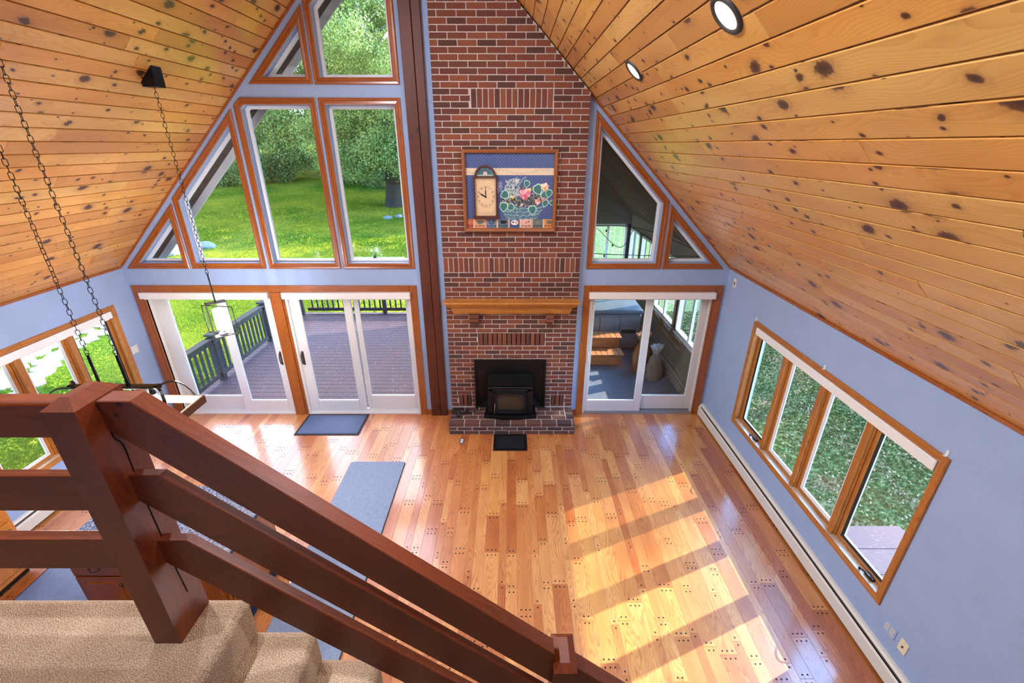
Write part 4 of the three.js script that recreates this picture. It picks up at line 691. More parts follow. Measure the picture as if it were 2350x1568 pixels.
{
  const t = thing('kitchen_island', 'stained oak kitchen island under a mottled blue-grey top, seen below the railing', 'island', [-3.07, 0, 3.12]);
  part('carcass', gr(cb(-0.65, 0.65, 0.09, 0.875, -0.37, 0.36, 0.004), 'y'), M.cabinet, t); part('toe_kick', bb(-0.6, 0.625, 0, 0.09, -0.34, 0.3), M.cabinet, t);
  part('base_strip', [bb(0.65, 0.662, 0, 0.1, -0.37, 0.36), bb(0.662, 0.685, 0, 0.014, -0.37, 0.36)], std({ color: '#27324a', roughness: 0.5 }), t);
  part('countertop', gr(cb(-0.73, 0.74, 0.89, 0.915, -0.43, 0.41, 0.01), 'x', 0, 0), M.stoneTop, t); part('counter_edge', cb(-0.733, 0.743, 0.872, 0.905, -0.433, 0.413, 0.008), std({ color: '#1b2130', roughness: 0.3 }), t);
  for (let i = 0; i < 3; i++) { const a = -0.63 + i * 0.425, b = a + 0.41; const dr = frontPanel(t, 'drawer', a, b, 0.66, 0.85, 0.361, false, M.cabinet); part('handle', pull((a + b) / 2, 0.745, 0.381), M.bronze, dr); const d = frontPanel(t, 'door', a, b, 0.11, 0.64, 0.361, true, M.cabinet); part('knob', new THREE.SphereGeometry(0.014, 12, 8).translate(b - 0.04, 0.56, 0.388), M.bronze, d); }
  const side = part('end_panel', gr(cb(0.65, 0.668, 0.11, 0.86, -0.36, 0.35, 0.004), 'y'), M.cabinet, t); part('raised_panel', gr(cb(0.668, 0.676, 0.18, 0.79, -0.28, 0.27, 0.004), 'y'), M.cabinet, side);
}
{
  const t = thing('wall_cabinet', 'golden oak base cabinet along the dining-side wall, seen between the railings', 'cabinet', [-5.17, 0, 3.85], Math.PI / 2);
  part('carcass', gr(cb(-0.95, 0.98, 0.09, 0.875, -0.3, 0.29, 0.004), 'y'), M.cabinetLight, t); part('toe_kick', bb(-0.93, 0.94, 0, 0.09, -0.3, 0.23), M.black, t);
  part('countertop', gr(cb(-0.97, 1.0, 0.885, 0.92, -0.3, 0.325, 0.01), 'x', 0, 0), M.stoneTop, t);
  for (let i = 0; i < 4; i++) { const a = -0.93 + i * 0.475, b = a + 0.455; const dr = frontPanel(t, 'drawer', a, b, 0.68, 0.85, 0.291, false, M.cabinetLight); part('handle', pull((a + b) / 2, 0.76, 0.311), M.bronze, dr); const d = frontPanel(t, 'door', a, b, 0.11, 0.66, 0.291, true, M.cabinetLight); part('knob', new THREE.SphereGeometry(0.014, 12, 8).translate(b - 0.04, 0.58, 0.318), M.bronze, d); }
}
// ---------------------------------------------------------------- loft landing, carpeted stairs
{
  const t = thing('carpeted_stairs', 'beige carpeted landing and stairs descending behind the dark railing', 'stairs');
  const soft = (x0, x1, y0, y1, z0, z1) => gr(new RoundedBoxGeometry(x1 - x0, y1 - y0, z1 - z0, 5, 0.04).translate((x0 + x1) / 2, (y0 + y1) / 2, (z0 + z1) / 2), 'x', 0, 0);
  part('landing', soft(XL + 0.01, -1.135, 1.98, 2.2, 4.82, 6.0), M.carpet, t);
  for (let k = 1; k <= 9; k++) part('step', soft(-1.3 + (k - 1) * 0.262, -1.135 + k * 0.262, 2.2 - 0.2 * k - 0.21, 2.2 - 0.2 * k, 4.83, 5.88), M.carpet, t);
  struct('loft_floor', [bb(XL, -1.2, 1.9, 1.99, 4.86, ZB), bb(XL, XR, 1.9, 2.16, 5.96, ZB)], M.wall, 'loft floor slab behind the stairs', 'floor');
}
// dark stained railing: newel posts, guard rails, stair rails
{
  const t = thing('stair_railing', 'dark red-brown stained timber railing with a cracked newel post along the landing and stairs', 'railing');
  const newel = (x0, x1, y0, y1, z0, z1, b) => { const g = new THREE.BufferGeometry(), p = [], Q = (a, c, d, e) => p.push(...a, ...c, ...d, ...a, ...d, ...e); const lo = [[x0, y1, z1], [x1, y1, z1], [x1, y1, z0], [x0, y1, z0]], ba = lo.map((q) => [q[0], y0, q[2]]), hi = [[x0 + b, y1 + b * 0.8, z1 - b], [x1 - b, y1 + b * 0.8, z1 - b], [x1 - b, y1 + b * 0.8, z0 + b], [x0 + b, y1 + b * 0.8, z0 + b]]; for (let i = 0; i < 4; i++) { const j = (i + 1) % 4; Q(ba[i], ba[j], lo[j], lo[i]); Q(lo[i], lo[j], hi[j], hi[i]); } Q(hi[0], hi[1], hi[2], hi[3]); g.setAttribute('position', new THREE.Float32BufferAttribute(p, 3)); g.computeVertexNormals(); return gr(g, 'y'); };
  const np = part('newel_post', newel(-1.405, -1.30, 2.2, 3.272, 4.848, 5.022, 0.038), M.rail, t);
  part('crack', tube([[-1.3, 3.262, 4.955], [-1.2992, 3.2, 4.944], [-1.2992, 3.12, 4.94], [-1.2992, 3.09, 4.925], [-1.2992, 2.9, 4.928], [-1.2992, 2.7, 4.926], [-1.2992, 2.5, 4.924], [-1.2992, 2.36, 4.918]], 0.0022, 60, 5), std({ color: '#120806', roughness: 1 }), np);  // near-black tube puts the shade inside the real crack into colour
  part('newel_post', newel(0.18, 0.282, 0.9, 1.945, 4.82, 4.99, 0.03), M.rail, t);
  part('guard_rail', gr(cb(XL + 0.02, -1.40, 3.124, 3.262, 4.885, 4.952, 0.014), 'x'), M.rail, t);
  part('guard_rail', gr(cb(XL + 0.02, -1.40, 2.818, 2.972, 4.913, 4.952, 0.004), 'x'), M.rail, t);
  part('guard_rail', gr(cb(XL + 0.02, -1.40, 2.53, 2.68, 4.907, 4.952, 0.004), 'x'), M.rail, t);
  const K = -0.911, rail = (ya, x0, x1, z0, z1, h = 0.2) => { const y = (x) => ya + K * (x + 1.2), top = x0 < -1 ? ya - 0.004 : y(x0), xc = -1.2 + (top - ya) / K; const s = new THREE.Shape([[x0, y(x0) - h], [x1, y(x1) - h], [x1, y(x1)], ...(x0 < -1 ? [[xc, top]] : []), [x0, top]].map((q) => new THREE.Vector2(...q))); part('stair_rail', gr(new THREE.ExtrudeGeometry(s, { depth: z1 - z0 - 0.006, bevelEnabled: true, bevelSize: 0.003, bevelThickness: 0.003, bevelSegments: 1 }).translate(0, 0, z0 + 0.003), V(1, K, 0)), M.rail, t); };
  rail(3.268, -1.30, 0.182, 4.882, 4.95); rail(2.974, -1.30, 0.182, 4.912, 4.95); rail(2.672, -1.30, 0.182, 4.91, 4.95);
  rail(3.268, 0.281, 1.3, 4.882, 4.95); rail(2.974, 0.281, 1.3, 4.912, 4.95); rail(2.672, 0.281, 1.3, 4.91, 4.95);
}
// ---------------------------------------------------------------- outdoors: ground
const G = (x, z) => { const d = Math.max(0, -z - 7); let y = -0.75 + 0.045 * d + 0.0011 * d * d; if (x < -6) y += 0.012 * Math.max(0, -x - 6) * Math.min(1, d / 10); return y + 0.05 * pn(x * 0.25 + 60, z * 0.25 + 60, 256, 256); };
function ground(name, x0, x1, z0, z1, n, m, mat, label) {
  const g = new THREE.PlaneGeometry(1, 1, n, m), p = g.attributes.position, uv = g.attributes.uv;
  for (let i = 0; i < p.count; i++) { const x = lerp(x0, x1, uv.getX(i)), z = lerp(z1, z0, uv.getY(i)); p.setXYZ(i, x, G(x, z), z); uv.setXY(i, x, z); }
  g.computeVertexNormals(); return struct(name, g, mat, label, 'ground');
}
ground('lawn', -70, 3.2, -80, 25, 150, 200, M.lawn, 'sunlit green lawn rising to the woods behind the house');
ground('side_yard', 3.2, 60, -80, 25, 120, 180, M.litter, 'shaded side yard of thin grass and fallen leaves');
// short grass tufts
{
  const blade = (() => { const p = [], r = rand(4); for (let i = 0; i < 6; i++) { const a = r() * 6.28, q = r() * 0.04, w = 0.006, h = 0.05 + r() * 0.05, lx = (r() - 0.5) * 0.06, lz = (r() - 0.5) * 0.06, x = Math.cos(a) * q, z = Math.sin(a) * q, c = Math.cos(a * 3) * w, s = Math.sin(a * 3) * w; p.push(x - c, 0, z - s, x + c, 0, z + s, x + lx, h, z + lz); } const g = new THREE.BufferGeometry(); g.setAttribute('position', new THREE.Float32BufferAttribute(p, 3)); g.computeVertexNormals(); return g; })();
  const gm = phy({ color: '#ffffff', roughness: 0.9, specularIntensity: 0.1, transmission: 0.15, thickness: 0 });
  const field = (name, label, n, area, size, cols, seed) => {
    const im = new THREE.InstancedMesh(blade, gm, n), r = rand(seed), m = new THREE.Matrix4(), q = new THREE.Quaternion(), c = new THREE.Color(); im.name = name; im.userData = { kind: 'stuff', label, category: 'grass' };
    for (let i = 0; i < n; i++) { let x, z; do { x = lerp(area[0], area[1], r()); z = lerp(area[2], area[3], r()); } while (x > -5.75 && x < 3.2 && z > -5.3); const k = size(x, z) * (0.7 + r() * 0.6); q.setFromAxisAngle(V(0, 1, 0), r() * 6.28); m.compose(V(x, G(x, z) - 0.005, z), q, V(k * 1.3, k, k * 1.3)); im.setMatrixAt(i, m); const f = clamp(0.5 + pn(x * 0.35, z * 0.35, 256, 256) * 0.9 + (r() - 0.5) * 0.7, 0, 1), A = cols[0], B = cols[1]; c.setRGB(lerp(A[0], B[0], f), lerp(A[1], B[1], f), lerp(A[2], B[2], f)); im.setColorAt(i, c); }
    im.castShadow = im.receiveShadow = true; scene.add(im);
  };
  field('grass', 'short sunlit grass of the lawn beside the deck', 190000, [-15, -5.7, -12, 2.5], () => 0.5, [[0.10, 0.20, 0.012], [0.30, 0.31, 0.03]], 51);
  field('grass', 'grass of the rising lawn behind the deck', 120000, [-26, 3, -34, -5.2], (x, z) => 0.8 + Math.max(0, -z - 8) * 0.012, [[0.09, 0.17, 0.01], [0.36, 0.31, 0.03]], 52);
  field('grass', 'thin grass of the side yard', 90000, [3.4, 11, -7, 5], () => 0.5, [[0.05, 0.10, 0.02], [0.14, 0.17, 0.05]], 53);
}
// fallen leaves in the side yard
{
  const g = new THREE.BufferGeometry(); g.setAttribute('position', new THREE.Float32BufferAttribute([-0.03, 0, 0, 0, 0.006, 0.018, 0.035, 0, 0, -0.03, 0, 0, 0.035, 0, 0, 0, 0.006, -0.018], 3)); g.computeVertexNormals();
  const n = 5000, im = new THREE.InstancedMesh(g, std({ color: '#ffffff', roughness: 0.9 }), n), r = rand(61), m = new THREE.Matrix4(), q = new THREE.Quaternion(), c = new THREE.Color(); im.name = 'fallen_leaves'; im.userData = { kind: 'stuff', label: 'fallen brown leaves scattered over the side yard', category: 'leaves' };
  for (let i = 0; i < n; i++) { const x = 3.4 + r() * 7, z = -7 + r() * 11; q.setFromEuler(new THREE.Euler(r() * 0.6, r() * 6.28, r() * 0.6)); m.compose(V(x, G(x, z) + 0.025, z), q, V(1, 1, 1).multiplyScalar(0.4 + r() * 0.5)); im.setMatrixAt(i, m); c.setRGB(0.3 + r() * 0.25, 0.2 + r() * 0.15, 0.1 + r() * 0.08); im.setColorAt(i, c); } im.castShadow = im.receiveShadow = true; scene.add(im);
}
// ---------------------------------------------------------------- trees
const leafM = phy({ color: '#ffffff', roughness: 0.7, specularIntensity: 0.5, transmission: 0.4, thickness: 0 });
const leafCluster = (() => { const p = [], r = rand(17); for (let i = 0; i < 16; i++) { const c = V(r() - 0.5, r() - 0.5, r() - 0.5).multiplyScalar(0.6), a = V(r() - 0.5, r() - 0.5, r() - 0.5).normalize(), b = V(r() - 0.5, r() - 0.5, r() - 0.5).cross(a).normalize(), L = 0.045 + r() * 0.035, w = 0.024 + r() * 0.014; const A = c.clone().addScaledVector(a, -L), B = c.clone().addScaledVector(b, w), C = c.clone().addScaledVector(a, L), D = c.clone().addScaledVector(b, -w); for (const q of [A, B, C, A, C, D]) p.push(q.x, q.y, q.z); } const g = new THREE.BufferGeometry(); g.setAttribute('position', new THREE.Float32BufferAttribute(p, 3)); g.computeVertexNormals(); return g; })();
const LEAF = [[0.09, 0.17, 0.03], [0.46, 0.46, 0.11]];
function foliage(parent, blobs, n, cols, scale, seed) {
  const im = new THREE.InstancedMesh(leafCluster, leafM, n), r = rand(seed), m = new THREE.Matrix4(), q = new THREE.Quaternion(), c = new THREE.Color(); im.name = 'foliage'; im.userData = { kind: 'stuff' };
  for (let i = 0; i < n; i++) { const b = blobs[Math.floor(r() * blobs.length)], d = V(r() - 0.5, r() - 0.5, r() - 0.5).normalize().multiplyScalar(Math.pow(r(), 0.45)); q.setFromEuler(new THREE.Euler(r() * 6, r() * 6, r() * 6)); const k = scale * (0.7 + r() * 0.6); m.compose(V(b[0] + d.x * b[3], b[1] + d.y * b[3] * 0.75, b[2] + d.z * b[3]), q, V(k, k, k)); im.setMatrixAt(i, m); const f = clamp(r() * 0.8 + b[4], 0, 1); c.setRGB(lerp(cols[0][0], cols[1][0], f), lerp(cols[0][1], cols[1][1], f), lerp(cols[0][2], cols[1][2], f)); im.setColorAt(i, c); }
  im.castShadow = im.receiveShadow = true; parent.add(im);
}
function tree(name, label, x, z, h, rad, low, n, cols, seed, o = {}) {
  const t = thing(name, label, 'tree', [x, G(x, z) - 0.1, z], 0, o.group), r = rand(seed), tr = o.trunk || 0.12 + h * 0.012, lx = o.lean || 0, geos = [];
  const path = [[0, 0, 0], [lx * 0.25, h * 0.25, 0.05], [lx * 0.6, h * 0.55, -0.05], [lx, h * 0.95, 0]]; const tg = tube(path, tr, 18, 9); const p = tg.attributes.position; const cv = new THREE.CatmullRomCurve3(path.map((q) => V(...q)));
  for (let i = 0; i < p.count; i++) { const y = clamp(p.getY(i) / (h * 0.95), 0, 1), c = cv.getPoint(y), k = (1 - 0.8 * y) * (1 + 0.6 * Math.exp(-y * h * 1.2)); p.setX(i, c.x + (p.getX(i) - c.x) * k); p.setZ(i, c.z + (p.getZ(i) - c.z) * k); } tg.computeVertexNormals(); geos.push(tg);
  const blobs = [], nb = o.blobs || 34;
  for (let i = 0; i < nb; i++) { const y = low + (h - low) * Math.pow((i + 0.5) / nb, 0.9), k = (y - low) / (h - low), R = rad * Math.sin(Math.PI * (0.18 + 0.8 * k)), a = i * 2.4 + r(), q = 0.35 + r() * 0.65, bx2 = lx * y / h + Math.cos(a) * R * q, bz = Math.sin(a) * R * q; blobs.push([bx2, y, bz, rad * (0.24 + r() * 0.17), (r() - 0.5) * 0.5 + 0.1]); if (i % 2 === 0) geos.push(tube([[lx * y / h * 0.8, y * 0.82, 0], [bx2 * 0.5, y * 0.93, bz * 0.5], [bx2, y, bz]], tr * 0.2 * (1 - 0.5 * k), 6, 5)); }
  for (const b of o.extra || []) blobs.push(b);
  part('trunk', geos, o.bark || M.bark, t); foliage(t, blobs, n, cols, o.scale || 1, seed + 1); return t;
}
tree('leafy_tree', 'broad bright leafy tree with low branches and a thick trunk at the lawn edge', -7.6, -24, 15, 4.0, 2.2, 14000, LEAF, 101, { trunk: 0.42, extra: [[-3.2, 4.2, 2, 1.6, 0.2], [-2.4, 3.2, 2.5, 1.3, 0.2], [-1.2, 2.8, 2.6, 1.2, 0.1], [1.5, 3.0, 2.4, 1.3, 0.2], [0.3, 3.6, 3, 1.5, 0.2], [2.6, 3.8, 2, 1.5, 0.1], [-2, 5.5, 3, 1.6, 0.2], [0.5, 6, 3.4, 1.7, 0.2]] });
tree('birch_tree', 'pale-trunked birch seen through the window high under the ridge', -4.1, -19, 17, 3.0, 7.5, 4200, LEAF, 102, { bark: M.birch, trunk: 0.17, lean: -5.2, extra: [[-2.2, 7, 0.3, 0.9, 0.2], [-2.0, 6, -0.5, 0.8, 0.1], [-2.8, 8.2, 0.4, 0.9, 0.2]] });
{
  const r = rand(200), rows = [];
  const labels = ['tall', 'wide-crowned', 'slender', 'dense', 'loose-leaved', 'dark', 'shaggy', 'high-crowned'], spot = [];
  for (let i = 0; i < 13; i++) spot.push([-47 + i * 4.6 + r() * 0.6, -33 - (i % 2) * 3.5 - r() * 0.8 + (i < 5 ? (5 - i) * 1.6 : 0), 0]);
  for (let i = 0; i < 12; i++) spot.push([-56 + i * 6 + r() * 2, -43 - r() * 4, 1]);
  spot.forEach(([x, z, row], i) => tree('woodland_tree', `woodland tree beyond the lawn, ${ORD[row ? i - 13 : i]} from the left in the ${row ? 'back' : 'front'} row`, x, z, 15 + r() * 5, 3.6 + r() * 1.2, row ? 1.5 : 2.2, 3400, LEAF, 300 + i * 7, { group: row ? 'trees in the back row of the wood' : 'trees in the front row of the wood', scale: 1.7, blobs: 26 }));
  // shrubs along the wood edge
  for (let i = 0; i < 16; i++) { const x = -46 + i * 3.1 + r(), z = -30 - r() * 2.5 + (x < -20 ? 1.5 : 0), t = thing('woodland_shrub', `dark green shrub at the wood edge, ${ORD[i]} from the left`, 'shrub', [x, G(x, z), z], 0, 'shrubs along the wood edge'), b = []; for (let k = 0; k < 7; k++) b.push([(r() - 0.5) * 2.6, 0.5 + r() * 1.6, (r() - 0.5) * 1.4, 0.75 + r() * 0.4, 0]); foliage(t, b, 1100, LEAF, 1.1, 700 + i); }
}
// trees on the sunny side of the house, some unseen and added for the shadows they throw
tree('side_tree', 'leafy tree shading the side yard, nearest the sunroom', 15.5, -8.5, 9.4, 3.4, 2.5, 3800, LEAF, 501, { group: 'trees shading the side yard' });
tree('side_tree', 'leafy tree shading the side yard, beyond the casement window', 15.0, -3.2, 6.9, 3.0, 2.0, 3600, LEAF, 502, { group: 'trees shading the side yard' });
tree('side_tree', 'leafy tree shading the side yard, level with the stairs', 16.0, 2.2, 7.0, 3.0, 2.2, 3200, LEAF, 503, { group: 'trees shading the side yard' });
tree('side_tree', 'unseen high-crowned tree added far out to break up the sun patches', 22, -8.2, 22, 4.2, 17.8, 1500, LEAF, 511, { scale: 1.2 });  // unseen crown, placed and shaped to shade part of the floor sun patches
tree('shadow_tree', 'slim unseen tree added behind the chimney to shadow the lawn, nearest the deck', 1.6, -16.5, 9.5, 1.7, 2.6, 2000, LEAF, 521, { group: 'added shadow trees behind the chimney' });  // unseen trees added so that their shadows streak the lawn
tree('shadow_tree', 'slim unseen tree added behind the chimney to shadow the lawn, in the middle', 0.2, -20.5, 11, 1.8, 3.0, 2200, LEAF, 522, { group: 'added shadow trees behind the chimney' });
tree('shadow_tree', 'slim unseen tree added behind the chimney to shadow the lawn, farthest out', 3.4, -24.5, 12, 2.0, 3.0, 2200, LEAF, 523, { group: 'added shadow trees behind the chimney' });
tree('side_birch', 'white-trunked tree in the side yard seen through the casement window', 7.0, -2.7, 10, 1.9, 6.5, 900, LEAF, 504, { bark: M.birch, trunk: 0.17 });
tree('side_tree', 'tall leafy tree at the back of the side yard', 13, -27, 14, 4, 4, 2600, LEAF, 505, { scale: 1.3 });
tree('side_tree', 'tall leafy tree at the far back of the side yard', 5, -32, 13, 4.5, 2, 3400, LEAF, 506, { scale: 1.3 });
tree('side_tree', 'tall leafy tree far out on the sunny side', 24, -24, 11, 4, 4, 2000, LEAF, 507, { scale: 1.3 });
// ---------------------------------------------------------------- deck
{
  const y = -0.12, x0 = -5.62, x1 = 0.84, z0 = -5.12, r = rand(33);
  const t = thing('deck', 'purple-brown painted wooden deck behind the patio doors', 'deck');
  for (let z = -0.165, i = 0; z > z0; z -= 0.146, i++) part('deck_board', gr(cb(x0, x1, y - 0.03, y, z - 0.14, z, 0.004), 'x', r() * 2, r() * 0.5), M.deckPaint, t);
  part('joists', [bb(x0 + 0.02, x1 - 0.02, y - 0.2, y - 0.035, z0, z0 + 0.04), bb(x0 + 0.02, x0 + 0.06, y - 0.2, y - 0.035, z0, -0.17), bb(-3, -2.96, y - 0.2, y - 0.035, z0, -0.17), bb(x1 - 0.06, x1 - 0.02, y - 0.2, y - 0.035, z0, -0.17)], M.railPaint, t);
  for (const x of [x0 + 0.1, -3, x1 - 0.1]) part('footing', bb(x - 0.05, x + 0.05, -0.95, y - 0.2, z0 + 0.05, z0 + 0.15), M.railPaint, t);
  const railing = (label, pts, posts, gap) => {
    const o = thing('deck_railing', label, 'railing', [0, 0, 0], 0, 'deck railings'); const [a, b] = pts, dx = b[0] - a[0], dz = b[1] - a[1], L = Math.hypot(dx, dz);
    for (const s of posts) { const px2 = a[0] + dx * s, pz = a[1] + dz * s; const p = part('post', cb(px2 - 0.05, px2 + 0.05, y + 0.001, 0.79, pz - 0.05, pz + 0.05, 0.004), M.railPaint, o); part('post_cap', cb(px2 - 0.09, px2 + 0.09, 0.79, 0.83, pz - 0.09, pz + 0.09, 0.01), M.railPaint, p); }
    part('top_rail', bar([a[0], 0.745, a[1]], [b[0], 0.745, b[1]], 0.14, 0.035), M.railPaint, o); part('upper_rail', bar([a[0], 0.68, a[1]], [b[0], 0.68, b[1]], 0.035, 0.09), M.railPaint, o); part('lower_rail', bar([a[0], 0.0, a[1]], [b[0], 0.0, b[1]], 0.035, 0.08), M.railPaint, o);
    const n = Math.floor(L / 0.135); for (let i = 1; i < n; i++) { const s = i / n, px2 = a[0] + dx * s, pz = a[1] + dz * s; if (posts.some((q) => Math.abs(q - s) * L < 0.09)) continue; part('baluster', bx(0.036, 0.7, 0.036, px2, 0.36, pz), M.railPaint, o); }
  };
  railing('dark painted deck railing running out from the house beside the lawn', [[-5.52, -0.3], [-5.52, -5.02]], [0.02, 0.233, 0.62, 0.985]);
  railing('dark painted deck railing across the far end of the deck', [[-5.40, -5.04], [0.8, -5.04]], [0.33, 0.66, 0.99]);
}
// ---------------------------------------------------------------- roof edge, sunroom
{
  struct('trim_7', [bar([XL - 0.25, roofY(XL) - 0.25 * SL - 0.02, -0.86], [RX, RY - 0.02, -0.86], 0.02, 0.1, V(0, 1, 0))], M.white, 'white fascia board along the roof overhang outside the gable windows', 'trim');
  const Z0 = -5.5, w = struct('wall_sunroom', null, null, 'grey-taupe walls of the sunroom beyond the glass door', 'wall'), P = (n, g, m = M.taupe) => part(n, g, m, w);
  const X1 = XR + 0.1;
  P('knee_wall', [bb(XR, X1, -0.8, 0.83, Z0, -WT), bb(0.85, X1, -0.8, 0.95, Z0 - 0.1, Z0)]); P('header', [bb(XR, X1, 2.08, 2.5, Z0, -WT)]);
  P('side_wall', prism([[0.85, -0.8], [0.95, -0.8], [0.95, roofY(0.95)], [0.85, roofY(0.85)]], Z0 - 0.1, -WT));
  P('end_wall', prism([[0.85, 2.15], [X1, 2.15], [X1, EV - 0.05], [0.9, roofY(0.9)], [0.85, roofY(0.85)]], Z0 - 0.1, Z0));
  for (const z of [-0.25, -1.62, -3.0, -4.4, Z0 + 0.05]) P('stud', bb(XR - 0.01, X1, 0.83, 2.08, z - 0.07, z + 0.07), M.soffit);
  for (const x of [0.9, 1.95, 3.05]) P('stud', bb(x - 0.06, x + 0.06, 0.95, 2.15, Z0 - 0.1, Z0), M.soffit);
  P('floor_slab', bb(0.9, X1, -0.8, -0.12, Z0, -WT - 0.002), M.stone);
  P('ceiling_lining', bar([XR + 0.02, EV - 0.03, -2.9], [0.95, roofY(0.97), -2.9], 5.2, 0.02, V(SL, 1, 0)), M.soffit);
  const seams = []; for (let i = 1; i < 8; i++) seams.push(bar([XR, EV - 0.035, -0.4 - i * 0.62], [1.0, roofY(1.0) - 0.035, -0.4 - i * 0.62], 0.03, 0.012, V(SL, 1, 0))); P('ceiling_batten', seams, M.taupe);
  struct('floor_sunroom', gr(bb(0.96, XR - 0.001, -0.119, -0.1, Z0 + 0.002, -WT - 0.002), 'z', 0, 0), M.sunCarpet, 'blue-grey carpet of the sunroom', 'floor');
  const win = (n, ax, a, b, y0, y1, c, label) => { const g = struct('window_' + n, null, null, label, 'window'), m = (a + b) / 2; const B = (u0, u1, v0, v1, d0, d1) => ax === 'z' ? bb(c + d0, c + d1, v0, v1, u0, u1) : bb(u0, u1, v0, v1, c + d0, c + d1);
    part('window_frame', [B(a, a + 0.05, y0, y1, -0.03, 0.05), B(b - 0.05, b, y0, y1, -0.03, 0.05), B(a, b, y0, y0 + 0.05, -0.03, 0.05), B(a, b, y1 - 0.05, y1, -0.03, 0.05)], M.white, g);
    part('sash', [B(m - 0.03, m + 0.03, y0 + 0.05, y1 - 0.05, -0.01, 0.03)], M.white, g); part('sill', B(a, b, y0 - 0.02, y0 + 0.004, ax === 'z' ? -0.06 : -0.02, ax === 'z' ? 0.04 : 0.06), M.white, g);
    for (const [u0, u1] of [[a + 0.05, m - 0.03], [m + 0.03, b - 0.05]]) { const pg = new THREE.PlaneGeometry(u1 - u0, y1 - y0 - 0.1); if (ax === 'z') pg.rotateY(Math.PI / 2).translate(c + 0.02, (y0 + y1) / 2, (u0 + u1) / 2); else pg.translate((u0 + u1) / 2, (y0 + y1) / 2, c + 0.01); part('pane', pg, M.glass, g); } };
  win(11, 'z', -1.55, -0.32, 0.83, 2.08, XR, 'white sliding window in the sunroom side wall nearest the house'); win(12, 'z', -2.93, -1.69, 0.83, 2.08, XR, 'second white sliding window in the sunroom side wall'); win(13, 'z', -4.33, -3.07, 0.83, 2.08, XR, 'third white sliding window in the sunroom side wall'); win(14, 'z', -5.38, -4.47, 0.83, 2.08, XR, 'last white sliding window in the sunroom side wall');
  win(15, 'x', 0.96, 1.89, 0.95, 2.15, Z0 - 0.05, 'white window in the sunroom end wall above the hot tub, left'); win(16, 'x', 2.01, 2.99, 0.95, 2.15, Z0 - 0.05, 'white window in the sunroom end wall above the hot tub, right');
  // heater, hot tub, steps, bags, string lights
  const h = thing('sunroom_heater', 'grey baseboard heater along the sunroom side wall', 'heater', [XR, -0.1, 0]); part('cover', prism([[-0.001, 0], [-0.07, 0.02], [-0.07, 0.15], [-0.04, 0.2], [-0.001, 0.2]], -2.5, -0.3), std({ color: '#8b867c', roughness: 0.6 }), h); part('slot', bb(-0.062, -0.05, 0.155, 0.175, -2.48, -0.32), M.black, h);
  const ht = thing('hot_tub', 'grey panelled hot tub under a shiny vinyl cover in the sunroom', 'hot tub', [1.83, -0.1, -3.6]);
  part('cabinet', cb(-0.84, 0.93, 0.02, 0.82, -0.9, 0.92, 0.03), std({ color: '#6d6a62', roughness: 0.7 }), ht); for (let i = 0; i < 4; i++) part('side_panel', cb(-0.8 + i * 0.43, -0.385 + i * 0.43, 0.07, 0.76, 0.915, 0.932, 0.006), std({ color: '#7a776e', roughness: 0.6 }), ht);
  part('cover', [cb(-0.86, 0.95, 0.83, 0.93, -0.92, -0.01, 0.03), cb(-0.86, 0.95, 0.83, 0.93, 0.01, 0.95, 0.03)], std({ color: '#5d6164', roughness: 0.3 }), ht); part('control_panel', [cb(0.53, 0.83, 0.4, 0.49, 0.93, 0.95, 0.01)], M.black, ht); part('vent_plate', [cb(0.52, 0.75, 0.56, 0.62, 0.93, 0.938, 0.004), cb(0.5, 0.73, 0.22, 0.28, 0.93, 0.938, 0.004)], M.metalGrey, ht); part('cover_strap', [cb(-0.42, -0.37, 0.6, 0.93, 0.95, 0.96, 0.003), cb(-0.425, -0.365, 0.66, 0.72, 0.955, 0.972, 0.004)], M.black, ht);
  const st = thing('tub_steps', 'two-tier slatted wooden steps in front of the hot tub', 'steps', [1.76, -0.1, -2.25]); const cedar = phy({ color: '#b87440', map: stainT, roughness: 0.6 });
  for (const [yy, zz] of [[0.26, 0.2], [0.5, -0.12]]) { for (let i = 0; i < 9; i++) part('tread_slat', gr(cb(-0.5 + i * 0.112, -0.395 + i * 0.112, yy - 0.03, yy, zz - 0.17, zz + 0.17, 0.004), 'z'), cedar, st); part('riser_board', gr(cb(-0.46, 0.46, yy - 0.24, yy - 0.035, zz + 0.11, zz + 0.13, 0.004), 'x'), cedar, st); }
  for (const x of [-0.42, 0.42]) part('side_leg', gr(prism([[-0.3, 0], [0.3, 0], [0.3, 0.22], [0.02, 0.22], [0.02, 0.46], [-0.3, 0.46]].map(([z, y2]) => [z, y2]), -0.02, 0.02).rotateY(-Math.PI / 2).translate(x, 0, 0), 'y'), cedar, st);
